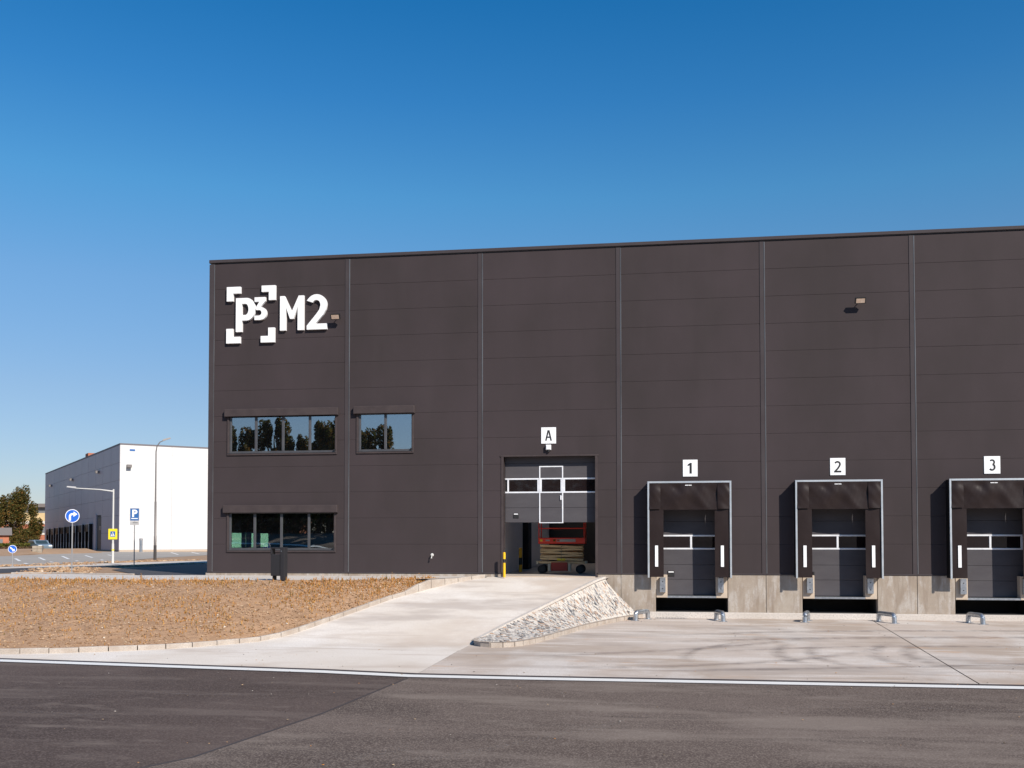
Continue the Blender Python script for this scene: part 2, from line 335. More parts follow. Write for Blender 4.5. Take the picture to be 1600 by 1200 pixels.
def lerp(xs, ys, x):
    if x <= xs[0]: return ys[0]
    for i in range(1, len(xs)):
        if x <= xs[i]: return ys[i - 1] + (ys[i] - ys[i - 1]) * (x - xs[i - 1]) / (xs[i] - xs[i - 1])
    return ys[-1]
def icoclod(b, c, r, sx=1, sy=1, sz=1, rot=0.0, rnd=None):
    rnd = rnd or random
    V = []; ca, sa = math.cos(rot), math.sin(rot)
    for (x, y, z) in ((0, 0, 1), (1, 0, 0), (0, 1, 0), (-1, 0, 0), (0, -1, 0), (0, 0, -1)):
        k = r * rnd.uniform(.7, 1.25); x *= sx * k; y *= sy * k; z *= sz * k
        V.append((c[0] + x * ca - y * sa, c[1] + x * sa + y * ca, c[2] + z))
    b.add(V, [(0, 1, 2), (0, 2, 3), (0, 3, 4), (0, 4, 1), (5, 2, 1), (5, 3, 2), (5, 4, 3), (5, 1, 4)])

# glyph outlines ----------------------------------------------------------
def stroke(pts, w):
    """flat-ended stroke outline of constant width through pts"""
    L_, R_ = [], []
    n = len(pts)
    for i in range(n):
        p = Vector(pts[i])
        d0 = (p - Vector(pts[i - 1])).normalized() if i else None
        d1 = (Vector(pts[i + 1]) - p).normalized() if i < n - 1 else None
        d = (d0 + d1).normalized() if d0 is not None and d1 is not None else (d0 if d1 is None else d1)
        nn = Vector((-d.y, d.x)); k = 1.0
        if d0 is not None and d1 is not None: k = 1 / max(.4, nn.dot(Vector((-d0.y, d0.x))))
        L_.append(tuple(p + nn * w / 2 * k)); R_.append(tuple(p - nn * w / 2 * k))
    return L_ + R_[::-1]
def arc(cx, cy, rx, ry, a0, a1, n=14):
    return [(cx + rx * math.cos(R(a0 + (a1 - a0) * i / n)), cy + ry * math.sin(R(a0 + (a1 - a0) * i / n))) for i in range(n + 1)]
def glyph(name, outlines, m, origin, parent, depth, scale=1.0, local=False, flip=False, side=None):
    """filled extruded outlines in the x-z plane, front at origin.y - depth, facing -y. origin = (x, y, z)"""
    b_all = MB()
    for gi, group in enumerate(outlines):
        cu = bpy.data.curves.new(name + '_c', 'CURVE'); cu.dimensions = '2D'; cu.fill_mode = 'BOTH'
        for pts in group:
            sp = cu.splines.new('POLY'); sp.points.add(len(pts) - 1); sp.use_cyclic_u = True
            for i, p in enumerate(pts): sp.points[i].co = (p[0] * scale, p[1] * scale, 0, 1)
        ob = bpy.data.objects.new('tmp_curve', cu)
        me = bpy.data.meshes.new_from_object(ob)
        d = depth + 0.0025 * gi
        vv = [(v.co.x, v.co.y) for v in me.vertices]; n = len(vv)
        edge_count = {}
        fs = [tuple(p.vertices) for p in me.polygons]
        for f in fs:
            for a, c in zip(f, f[1:] + f[:1]): edge_count.setdefault(tuple(sorted((a, c))), []).append((a, c))
        V = [(origin[0] + x, origin[1] - d, origin[2] + y) for x, y in vv] + [(origin[0] + x, origin[1], origin[2] + y) for x, y in vv]
        F = list(fs) + [tuple(i + n for i in f[::-1]) for f in fs]
        for e, l in edge_count.items():
            if len(l) == 1: a, c = l[0]; F.append((c, a, a + n, c + n))
        b_all.add(V, F)
        bpy.data.objects.remove(ob); bpy.data.curves.remove(cu); bpy.data.meshes.remove(me)
    return b_all.build(name, m, parent, local=local)

# ------------------------------------------------------------------ levels and key lines
D = 42.55          # main facade plane
YD = -1.68         # truck yard level; the upper ground is z = 0
ZB, ZT = 0.14, 14.30
RY = [29.0, 30.6, 31.6, 33.1, 36.0, 38.8, 41.3, 42.6]
RZ = [YD - .002, YD - .001, -1.58, -1.33, -0.90, -0.50, -0.13, -0.02]
def ramp_z(y): return lerp(RY, RZ, y)
KERB = [(-60, 29.4), (-32, 26.9), (-22, 26.0), (-18.59, 26.3), (-17.15, 26.68), (-15.87, 27.37), (-14.64, 28.07), (-13.6, 29.1), (-12.75, 30.4), (-12.0, 31.6),
        (-11.4, 33.1), (-10.75, 35.1), (-9.95, 37.6), (-8.95, 39.6), (-7.95, 41.2), (-7.15, 42.3)]
def kerb_x(y):      # for the ramp side
    return lerp([p[1] for p in KERB[7:]], [p[0] for p in KERB[7:]], y)
def wedge_x(y):     # upper edge of the stone slope
    return -5.58 + (y - 31.43) * (3.54 / 11.1)
def wedge_bot(y): return lerp([30.2, 31.6, 34.4, 38.1, 40.5, 42.3], [-4.15, -3.65, -3.05, -2.15, -1.40, -.62], y)

# ------------------------------------------------------------------ ground sheets
b = MB()
b.poly([(-2500, 37.8), (-27, 37.7), (-22, 37.1), (-15, 37.2), (-12, 38.0), (-10, 39.35), (-9, 40.5), (-7.9, 41.8), (-7.2, 42.4), (-7.2, 44), (-2500, 44)], -0.03)
b.poly([(-2500, 44), (2500, 44), (2500, 4000), (-2500, 4000)], -0.03)
b.build('upper_ground', M['dirt'], kind='structure')
b = MB(); b.poly([(-2500, -2500), (2500, -2500), (2500, 43.9), (-2500, 43.9)], YD - 0.06)
b.build('lower_ground', M['grass'], kind='structure')

SEAM = [(-5.8, 23.24), (-6.24, 18.15), (-6.92, 14.31), (-7.36, 13.48), (-8.6, 11.4), (-13, 4.0), (-20, -14)]
EDGE = [(-60, 27.6), (-32, 25.9), (-22, 25.0), (-17.61, 24.70), (-12.71, 24.18), (-8.24, 23.71), (-5.84, 23.26), (-3.34, 23.20), (8, 23.22), (75, 23.3)]
left_edge = [p for p in EDGE if p[0] <= -5.8]
b = MB(); b.poly(left_edge + SEAM + [(-60, -14)], YD - 0.010)
b.build('dark_road', M['asph_new'], kind='structure')
b = MB(); b.poly([SEAM[0]] + [p for p in EDGE if p[0] > -5.8] + [(75, -14)] + SEAM[::-1][:-1], YD - 0.006)
b.build('worn_road', M['asph_old'], kind='structure')
b = MB()
for p, q in zip(SEAM, SEAM[1:]): b.add([(p[0] - .03, p[1], YD - .003), (p[0] + .03, p[1], YD - .003), (q[0] + .03, q[1], YD - .003), (q[0] - .03, q[1], YD - .003)], [(0, 1, 2, 3)])
b.build('road_seam', M['tar'], kind='structure')
def strip(name, path, w0, w1, z, m):
    b = MB()
    for p, q in zip(path, path[1:]):
        b.add([(p[0], p[1] + w0, z), (q[0], q[1] + w0, z), (q[0], q[1] + w1, z), (p[0], p[1] + w1, z)], [(0, 1, 2, 3)])
    return b.build(name, m, kind='structure')
strip('white_edge_line', EDGE, 0.02, 0.44, YD + 0.003, M['paint'])
strip('dark_edge_strip', EDGE, -0.05, 0.72, YD - 0.001, M['tar'])

# yard concrete: poured slabs with fine joints between
yard = thing('yard_slab', None, None, (0, 0, 0), kind='structure')
e0 = [(p[0], p[1] + .72) for p in EDGE if p[0] <= -6.0]
MB().poly(e0 + [(-5.75, 23.98), (-5.72, 42.3), (-60, 42.3)], YD).build('concrete_slab', M['ramp'], yard)
MB().poly([(-5.742, 23.98), (-3.34, 23.92), (7.25, 23.94), (8.70, 42.3), (-5.712, 42.3)], YD).build('concrete_slab', M['concrete'], yard)
MB().poly([(7.285, 23.94), (75, 24.02), (75, 42.3), (8.735, 42.3)], YD).build('concrete_slab', M['concrete'], yard)
b = MB(); b.poly([(-60, 26.6), (-22, 24.9), (75, 24.1), (75, 42.3), (-60, 42.3)], YD - 0.022); b.build('slab_joint_filler', M['tar'], yard)

# driveway ramp up to gate A
Ys = [29.0 + i * (42.9 - 29.0) / 44 for i in range(45)]; b = MB(); nx = 20
for y in Ys:
    xl = kerb_x(min(y, 42.3)) if y < 42.3 else -7.15
    xl = max(xl - 0.06, -13.9)
    xr = wedge_x(y) + .12
    if y < 31.6: xr = lerp([29.0, 30.1, 31.0, 31.6], [-5.72, -5.70, -5.62, -5.42], y)
    for i in range(nx): b.v.append((xl + (xr - xl) * i / (nx - 1), y, ramp_z(y) + 0.004))
for j in range(len(Ys) - 1):
    for i in range(nx - 1): b.f.append((j * nx + i, j * nx + i + 1, (j + 1) * nx + i + 1, (j + 1) * nx + i))
b.build('driveway_ramp', M['ramp'], smooth=True, kind='structure')
b = MB()
b.box(-6.45, -2.5, D - .05, D + .35, -.3, 0.02)
b.build('gate_threshold', M['console'], kind='structure')

# step along the dock wall
b = MB(); b.cbox(-0.62, 60, 42.25, D + .02, YD - .1, -1.45, .015); b.build('dock_footing', M['walk'], kind='structure')

# walkway along the facade, upper level roads and parking at the left
b = MB(); b.poly([(-60, 38.2), (-26.7, 37.65), (-22, 37.1), (-15, 37.2), (-12, 38.0), (-10, 39.3), (-8.92, 39.72), (-8.45, 40.45), (-7.88, 41.35), (-7.15, 42.3), (-7.15, 42.6), (-19.8, 42.6), (-22.9, 42.03), (-27.5, 43.2), (-31.9, 42.3), (-60, 38.9)], 0.0)
b.build('walkway', M['walk'], kind='structure')
b = MB(); b.poly([(-75, 44.5), (-37.87, 50.18), (-35.65, 50.31), (-35.23, 53.24), (-34.29, 54.8), (-33.89, 58.69), (-32.58, 62.35), (-30.64, 65.51), (-22, 84), (-19, 80), (-28.65, 61.26), (-30.17, 57.74), (-31.88, 55.21), (-31.66, 50.61), (-31.57, 47.73), (-31.3, 44.2), (-31.9, 42.4), (-60, 39.0)], -0.012)
b.build('side_road', M['asph_dark'], kind='structure')
b = MB(); b.poly([(-75, 46.5), (-40.56, 53.74), (-38.35, 54.11), (-37.55, 58.07), (-37.17, 64.37), (-34.46, 73.68), (-25, 96), (-22.5, 92), (-30.8, 66.5), (-33.2, 61.8), (-34.4, 56.5), (-35.6, 53.6), (-36.2, 50.9), (-75, 44.7)], -0.016)
b.build('pavement', M['walk'], kind='structure')
b = MB(); b.poly([(-90, 62), (-42.81, 55.58), (-41.28, 58.25), (-39.41, 61.16), (-38.78, 67.16), (-43.38, 81.86), (-45.87, 98.21), (-58, 125), (-71.1, 124.5), (-74.25, 116.5), (-64.83, 96.86), (-62.91, 88.75), (-90, 86)], -0.014)
b.build('parking_lot', M['lot'], kind='structure')
b = MB(); b.poly([(-28.84, 49.88), (-30.05, 56.25), (-29.2, 64), (-27, 80), (-19.9, 96), (-19.9, 42.62), (-22.9, 42.08)], -0.008)
b.build('shaded_car_park', M['asph_dark'], kind='structure')  # car park asphalt; warehouse's cast shadow put into its dark colour and outline
for (a, c) in [((-54.42, 78.78), (-47.32, 69.06)), ((-55.18, 83.28), (-47.56, 72.54)), ((-57.46, 90.4), (-48.25, 76.86)), ((-57.6, 94.64), (-49.75, 82.9)), ((-57.82, 99.24), (-52.58, 91.32)),
               ((-59.72, 117.03), (-50.52, 100.64)), ((-58.46, 119.99), (-50.1, 104.77)), ((-42.98, 63.23), (-41.2, 60.9)), ((-43.74, 67.36), (-42.58, 65.8)), ((-44.04, 71.12), (-42.81, 69.38)), ((-44.13, 74.77), (-42.56, 72.39)), ((-54.61, 96.1), (-52.66, 94.69))]:
    dx, dy = c[0] - a[0], c[1] - a[1]; l = math.hypot(dx, dy); px, py = -dy / l * .11, dx / l * .11
    MB().poly([(a[0] - px, a[1] - py), (c[0] - px, c[1] - py), (c[0] + px, c[1] + py), (a[0] + px, a[1] + py)], -0.004).build('bay_line', M['paint'], kind='structure')

# ------------------------------------------------------------------ kerbs
def resample(path, step):
    out_ = []; acc = 0.0; P = [Vector((*p, 0)) for p in path]
    out_.append(P[0].copy()); need = step
    for p, q in zip(P, P[1:]):
        seg = (q - p).length; t = need
        while t <= seg: out_.append(p + (q - p) * (t / seg)); t += step
        need = t - seg
    return out_
def kerb_run(path, step, zf, name, w=0.13, h=0.15, cast=0.5):
    e = thing(name, None, None, (0, 0, 0), kind='structure')
    pts = resample(path, step)
    for p, q in zip(pts, pts[1:]):
        d = (q - p).normalized(); n = Vector((-d.y, d.x, 0)); g = 0.014
        jit = random.uniform(-.006, .006)
        a = p + d * g + n * jit; c = q - d * g + n * jit
        za, zc = zf(p) + h + jit, zf(q) + h + jit
        ch = 0.02
        V = [(a.x, a.y, za - cast), (c.x, c.y, zc - cast), (c.x, c.y, zc - ch), (a.x, a.y, za - ch),
             (a.x + n.x * ch, a.y + n.y * ch, za), (c.x + n.x * ch, c.y + n.y * ch, zc),
             (c.x + n.x * w, c.y + n.y * w, zc), (a.x + n.x * w, a.y + n.y * w, za),
             (a.x + n.x * w, a.y + n.y * w, za - cast), (c.x + n.x * w, c.y + n.y * w, zc - cast)]
        F = [(0, 1, 2, 3), (3, 2, 5, 4), (4, 5, 6, 7), (7, 6, 9, 8), (0, 3, 4, 7, 8), (1, 9, 6, 5, 2)]
        MB().add(V, F).build('kerb_stone', M['kerb'], e)
    return e
def kz(p): return YD if p.y < 29.2 and p.x < -13 else (YD if p.x < -14 else (ramp_z(p.y) if p.y < 38.2 else max(ramp_z(p.y), lerp([38.2, 39.6], [ramp_z(p.y), -.165], p.y))))
kerb_run([(-34, 27.1)] + KERB[2:], .80, kz, 'planting_bed_kerb')
tip = [(-.50, 42.22), (-1.32, 40.5), (-2.08, 38.2), (-2.6, 36.4), (-3.05, 34.4), (-3.35, 33.0), (-3.68, 31.6), (-3.95, 30.75), (-4.3, 30.15), (-4.75, 29.88), (-5.2, 29.98), (-5.55, 30.45), (-5.68, 31.1), (-5.62, 31.6)]
kerb_run(tip[::-1][::-1], 0.42, lambda p: YD, 'slope_kerb', w=-0.13, h=0.16)
kerb_run([(-30.2, 43.4), (-28.0, 43.55), (-25.0, 42.62), (-22.9, 42.15)], 1.0, lambda p: -.06, 'walkway_kerb', w=0.12, h=0.12)

# stone slope beside the ramp
b = MB(); rows = 26; cols_ = 10
def slope_pt(s, t):
    """s along from the tip (0) to the wall (1); t from upper (0) to lower edge (1)"""
    y = 30.35 + s * (42.3 - 30.35)
    xu = wedge_x(y) if y > 31.0 else lerp([30.35, 31.0], [-5.3, -5.6], y); xl = wedge_bot(y) - .10
    zu = max(ramp_z(y) + .05, YD + .14); zl = YD + .15
    x = xu + (xl - xu) * t; yy = y
    z = zu + (zl - zu) * t ** .82
    return x, yy, z
for j in range(rows + 1):
    for i in range(cols_ + 1): b.v.append(slope_pt(j / rows, i / cols_))
for j in range(rows):
    for i in range(cols_): k = j * (cols_ + 1) + i; b.f.append((k, k + 1, k + cols_ + 2, k + cols_ + 1))
slope = thing('stone_slope', 'mortared rubble stone slope beside the driveway ramp, between gate A and dock 1', 'embankment', (-3.5, 36, YD))
b.build('mortar_bed', M['mortar'], slope, smooth=True)
st = MB(); rs = random.Random(4)
for k in range(2300):
    s_, t_ = rs.random() ** .9, rs.random()
    c = slope_pt(s_, .04 + t_ * .92); l = rs.uniform(.05, .16) * (0.75 + .5 * rs.random() ** 3); w = l * rs.uniform(.18, .36)
    # long stones set across the fall of the slope
    ang = R(-22 + rs.gauss(0, 13)); V = []
    ux = Vector(slope_pt(s_, 1)) - Vector(slope_pt(s_, 0)); ux.normalize(); uy = Vector((0.25, 1, 0.05)).normalized(); nz = ux.cross(uy).normalized()
    if nz.z < 0: nz = -nz
    uy = nz.cross(ux)
    n = 7
    ring = []
    for i in range(n):
        a = 2 * math.pi * i / n; r1 = rs.uniform(.8, 1.15)
        p, q = math.cos(a) * l * r1, math.sin(a) * w * r1
        pp = p * math.cos(ang) - q * math.sin(ang); qq = p * math.sin(ang) + q * math.cos(ang)
        ring.append((pp, qq))
    base = [Vector(c) + ux * p + uy * q for p, q in ring]
    top = [Vector(c) + (v - Vector(c)) * .72 + nz * rs.uniform(.006, .024) for v in base]
    base = [v - nz * .03 for v in base]
    st.add(base + top, [tuple(range(n, 2 * n))] + [(i, (i + 1) % n, n + (i + 1) % n, n + i) for i in range(n)])
st.build('rubble_stones', M['stones'], slope, kind='stuff')
b = MB(); prev = None
for i in range(40):
    y = 31.2 + i * (42.3 - 31.2) / 39; z = max(ramp_z(y) + .012, YD); x = wedge_x(y)
    cur = [(x - .10, y, z - .1), (x - .10, y, z + .045), (x + .06, y, z + .06), (x + .07, y, z - .1)]
    b.v += cur
for i in range(39):
    o_ = i * 4
    for a in range(3): b.f.append((o_ + a, o_ + a + 1, o_ + a + 5, o_ + a + 4))
b.f.append((0, 1, 2, 3)); b.build('upper_kerb', M['walk'], slope)

# ------------------------------------------------------------------ planting bed
def bed_front(x):
    P = KERB; return lerp([p[0] for p in P], [p[1] for p in P], x)
rb = random.Random(11)
def bed_back(x): return lerp([-60, -26.7, -22, -15, -12, -10, -9, -7.9], [38.3, 37.65, 37.1, 37.2, 38.0, 39.3, 40.4, 41.7], x)
from mathutils import noise as mn
def bed_z(x, y):
    yf = bed_front(x) + .1; yb = bed_back(x); t = max(0, min(1, (y - yf) / max(.2, yb - yf)))
    zf = (YD if x < -13.6 else ramp_z(yf)) + .11
    zb = 0.015
    z = zf + (zb - zf) * t
    e = min(1, t * 8, (1 - t) * 8)
    z += e * (.10 * mn.noise(Vector((x * .35, y * .5, 0))) + .055 * mn.noise(Vector((x * 2.1, y * 2.1, 3))) + .04 * mn.noise(Vector((x * 6, y * 6, 7))))
    return z
nxs, nys = 420, 120; b = MB()
for i in range(nxs):
    x = -60 + (51.15) * (i / (nxs - 1)) ** .72
    yf = bed_front(x) + .1; yb = bed_back(x)
    for j in range(nys): y = yf + (yb - yf) * j / (nys - 1); b.v.append((x, y, bed_z(x, y)))
for i in range(nxs - 1):
    for j in range(nys - 1): k = i * nys + j; b.f.append((k, k + 1, k + nys + 1, k + nys))
b.build('planting_bed', M['soil'], smooth=True, kind='structure')
clod = MB(); weed = MB()
for k in range(42000):
    x = -8.9 - 29 * rb.random() ** 1.0; yf = bed_front(x) + .2; yb = bed_back(x) - .05
    if yb - yf < .3: continue
    y = yf + (yb - yf) * rb.random(); r = .009 + .038 * rb.random() ** 4
    icoclod(clod, (x, y, bed_z(x, y) + r * .3), r, 1.2, 1, .8, rb.uniform(0, 3), rb)
clod.build('soil_clods', M['clods'], kind='stuff')
for k in range(16000):
    x = -9.1 - 30 * rb.random(); yf = bed_front(x) + .15; yb = bed_back(x) - .03
    if yb - yf < .3: continue
    t = rb.random() ** .62; y = yf + (yb - yf) * t
    dens = mn.noise(Vector((x * .5, y * .5, 9))) + .45 * mn.noise(Vector((x * 2.3, y * 2.3, 4)))
    if dens < rb.uniform(-.55, .55) - .12 * (t > .85): continue
    z = bed_z(x, y); h = rb.uniform(.04, .12) * (1 + .9 * (rb.random() < .07)) * (1.0 + .5 * (t > .9))
    n = rb.choice((1, 2, 3))
    for q in range(n):
        a = rb.uniform(0, 6.28); lx, ly = math.cos(a), math.sin(a); sp = rb.uniform(0, .5) * h; w = rb.uniform(.005, .012)
        hh = h * rb.uniform(.6, 1)
        p0 = (x - ly * w, y + lx * w, z - .02); p1 = (x + ly * w, y - lx * w, z - .02); p2 = (x + lx * sp, y + ly * sp, z + hh)
        mx, my, mz = x + lx * sp * .4, y + ly * sp * .4, z + hh * .55
        weed.add([p0, p1, (mx + ly * w * 1.4, my - lx * w * 1.4, mz), (mx - ly * w * 1.4, my + lx * w * 1.4, mz), p2], [(0, 1, 2, 3), (3, 2, 4)])
    if rb.random() < .4:   # low leafy rosette or seed head
        for q in range(4):
            a = rb.uniform(0, 6.28); l = rb.uniform(.02, .055); zz = z + rb.choice((.02, h * .8))
            weed.add([(x, y, zz), (x + math.cos(a) * l, y + math.sin(a) * l, zz + .02), (x + math.cos(a + .6) * l, y + math.sin(a + .6) * l, zz + .035)], [(0, 1, 2)])
weed.build('dry_weeds', M['weeds'], kind='stuff')
# loose soil and weeds on the strips of the upper ground
cl = MB()
strips = [((-43, 52), (-36.6, 60), 2.4), ((-40, 62), (-37, 74), 3.2), ((-28.5, 44.2), (-33.5, 53), 3.0), ((-32, 56), (-30.5, 64), 1.4), ((-46, 56), (-40, 58), 1)]
for (a, c, w) in strips:
    for k in range(1200):
        t = rb.random(); x = a[0] + (c[0] - a[0]) * t + rb.uniform(-w, w) * .5; y = a[1] + (c[1] - a[1]) * t + rb.uniform(-w, w) * .5
        r = .03 + .09 * rb.random() ** 4; icoclod(cl, (x, y, -.02), r, 1.3, 1, .7, rb.uniform(0, 3), rb)
cl.build('loose_soil', M['clods'], kind='stuff')

# ------------------------------------------------------------------ MAIN WAREHOUSE
XL, XR, YB = -19.94, 52.6, 100.0
wh = thing('warehouse', 'dark brown metal clad warehouse with three numbered docks and gate A', 'warehouse', (XL, D, 0))
J = [XL] + [-13.48 + 6 * k for k in range(12)]
rowz = [ZB, 1.39] + [1.39 + 1.155 * (k + 1) for k in range(11)]
rowz[-1] = 14.12
docks = [0.05 + 6 * k for k in range(9)]          # left edge of each pit (2.97 wide)
OPEN = [(-18.98, -13.98, 5.48, 7.2), (-13.0, -10.48, 5.44, 7.2), (-18.98, -13.98, 1.12, 2.85), (-6.45, -2.5, -1, 5.17)] + [(x + .22, x + 2.75, -2, 3.3) for x in docks]
def panel(x0, x1, z0, z1):
    """sandwich panel with chamfered long edges, cut round any opening"""
    xs = {x0, x1}; zs = {z0, z0 + .012, z1 - .02, z1}; ops = []
    for (a, c, e, f) in OPEN:
        if a < x1 and c > x0 and e < z1 and f > z0:
            ops.append((a, c, e, f)); xs |= {v for v in (a, c) if x0 < v < x1}; zs |= {v for v in (e, f) if z0 < v < z1}
    xs = sorted(xs); zs = sorted(zs); b = MB()
    def solid(i, k):
        if not (0 <= i < len(xs) - 1 and 0 <= k < len(zs) - 1): return False
        cx, cz = (xs[i] + xs[i + 1]) / 2, (zs[k] + zs[k + 1]) / 2
        return not any(a < cx < c and e < cz < f for (a, c, e, f) in ops)
    def yy(z): return D + (.014 if z == z1 else .004 if z == z0 else 0)
    Bk = D + .10; any_ = False
    for i in range(len(xs) - 1):
        for k in range(len(zs) - 1):
            if not solid(i, k): continue
            any_ = True; a, c, e, f = xs[i], xs[i + 1], zs[k], zs[k + 1]
            b.add([(a, yy(e), e), (c, yy(e), e), (c, yy(f), f), (a, yy(f), f)], [(0, 1, 2, 3)])
            if not solid(i - 1, k): b.add([(a, yy(e), e), (a, yy(f), f), (a, Bk, f), (a, Bk, e)], [(0, 1, 2, 3)])
            if not solid(i + 1, k): b.add([(c, yy(e), e), (c, Bk, e), (c, Bk, f), (c, yy(f), f)], [(0, 1, 2, 3)])
            if not solid(i, k - 1): b.add([(a, yy(e), e), (a, Bk, e), (c, Bk, e), (c, yy(e), e)], [(0, 1, 2, 3)])
            if not solid(i, k + 1): b.add([(a, yy(f), f), (c, yy(f), f), (c, Bk, f), (a, Bk, f)], [(0, 1, 2, 3)])
    return b if any_ else None
full = {}
for bi in range(len(J) - 1):
    x0, x1 = J[bi] + (.02 if bi == 0 else .0), J[bi + 1] - .02
    for k in range(len(rowz) - 1):
        z0, z1 = rowz[k] + .0015, rowz[k + 1] - .0015
        hit = any(a < x1 and c > x0 and e < z1 and f > z0 for (a, c, e, f) in OPEN)
        key = (round(x1 - x0, 2), k)
        if not hit and key in full:
            src, sx = full[key]; o = src.copy(); col.objects.link(o); o.location.x = x0 - sx; WL[o.name] = WL[src.name]
        else:
            cuts_ = [x0] + sorted(v for (a, c, e, f) in OPEN if a < x1 and c > x0 and e <= z0 and f >= z1 for v in (max(a, x0), min(c, x1))) + [x1]
            for p_, q_ in zip(cuts_[::2], cuts_[1::2]):
                if q_ - p_ < .03: continue
                b = panel(p_, q_, z0, z1)
                if b is None: continue
                o = b.build('wall_panel', M['clad'], wh)
            if not hit: full[key] = (o, x0)
# backing sheet behind the panels, cut round the openings
xs = sorted({XL + .05, XR - .05} | {v for o in OPEN for v in o[:2]}); zs = sorted({ZB, 14.1} | {v for o in OPEN for v in o[2:] if v > ZB}); b = MB()
for i in range(len(xs) - 1):
    for k in range(len(zs) - 1):
        cx, cz = (xs[i] + xs[i + 1]) / 2, (zs[k] + zs[k + 1]) / 2
        if not any(a < cx < c and e < cz < f for (a, c, e, f) in OPEN):
            b.add([(xs[i], D + .105, zs[k]), (xs[i + 1], D + .105, zs[k]), (xs[i + 1], D + .105, zs[k + 1]), (xs[i], D + .105, zs[k + 1])], [(0, 1, 2, 3)])
b.build('wall_core', M['clad_groove'], wh)
# vertical joint covers each with a pale strip painting the sun glint on its edge
for xj in J[1:-1]:
    o = MB().cbox(xj - .10, xj + .075, D - .022, D + .02, ZB + .02, 14.10, .006).build('joint_cover', M['cover'], wh)
    MB().cbox(xj + .075, xj + .118, D - .034, D + .018, ZB + .03, 14.09, .01).build('glint_strip', M['edge'], o)
o = MB().cbox(XL - .03, XL + .20, D - .03, D + .03, ZB + .01, 14.10, .006).build('corner_cover', M['cover'], wh)
MB().cbox(XL + .20, XL + .225, D - .036, D + .018, ZB + .03, 14.09, .006).build('glint_strip', M['edge'], o)
# parapet, roof, other walls
MB().cbox(XL - .035, XR + .035, D - .07, D + .40, 14.155, ZT, .012).build('parapet_cap', M['cover'], wh)
b = MB(); b.box(XL, XL + .12, D + .11, YB, ZB, 14.1); 
# side wall facing the car park, with a strip of small windows near the corner
SW = [(43.9, 44.3), (44.75, 46.2), (46.45, 46.75), (47.15, 47.9), (48.3, 49.6)]
b = MB(); cuts = [D + .11] + [v for s_ in SW for v in s_] + [YB]
for i, (y0, y1) in enumerate(zip(cuts, cuts[1:])):
    if i % 2 == 0: b.box(XL, XL + .12, y0, y1, ZB, 14.1)
    else: b.box(XL, XL + .12, y0, y1, ZB, 1.22); b.box(XL, XL + .12, y0, y1, 1.92, 14.1)
b.build('side_wall', M['clad'], wh)
for y0, y1 in SW: MB().box(XL + .05, XL + .07, y0, y1, 1.22, 1.92).build('side_window', M['glass_green'], wh)
MB().box(XR - .12, XR, D + .11, YB, -1.45, 14.1).build('end_wall', M['clad'], wh)
MB().box(XL, XR, YB, YB + .12, -.1, 14.1).build('rear_wall', M['clad'], wh)
b = MB(); b.box(XL + .1, -1.5, D + .3, YB, 13.85, 13.95); b.box(3.0, XR - .1, D + .3, YB, 13.85, 13.95); b.box(-1.5, 3.0, D + .3, 44.0, 13.85, 13.95); b.box(-1.5, 3.0, 64, YB, 13.85, 13.95)  # gap above the hall is an added opening that lets daylight in
b.build('roof', M['roof'], wh)
# drip flashing at the foot of the cladding
b = MB()
segs = [(XL - .03, -6.5), (-2.45, docks[0] + .2)] + [(x + 2.77, x + 6.2) for x in docks[:-1]]
for a, c in segs: b.cbox(a, c, D - .03, D + .05, ZB - .03, ZB + .03, .008)
b.build('base_flashing', M['cover'], wh)
# concrete plinth, one block per field
def plinth(x0, x1, z0, y0=D + .0): MB().cbox(x0 + .008, x1 - .008, y0 - .005, D + .30, z0, ZB - .035, .012).build('plinth_block', M['plinth'], wh)
for a, c in ((XL - .12, -13.4), (-13.4, -7.35), (-7.35, -6.48)): plinth(a, c, -.3)
plinth(-2.48, -1.42, -1.7); plinth(-1.42, docks[0], -1.7)
for i, x in enumerate(docks[:-1]):
    jm = 4.58 + 6 * i; plinth(x + 2.97, jm, -1.46); plinth(jm, docks[i + 1], -1.46)
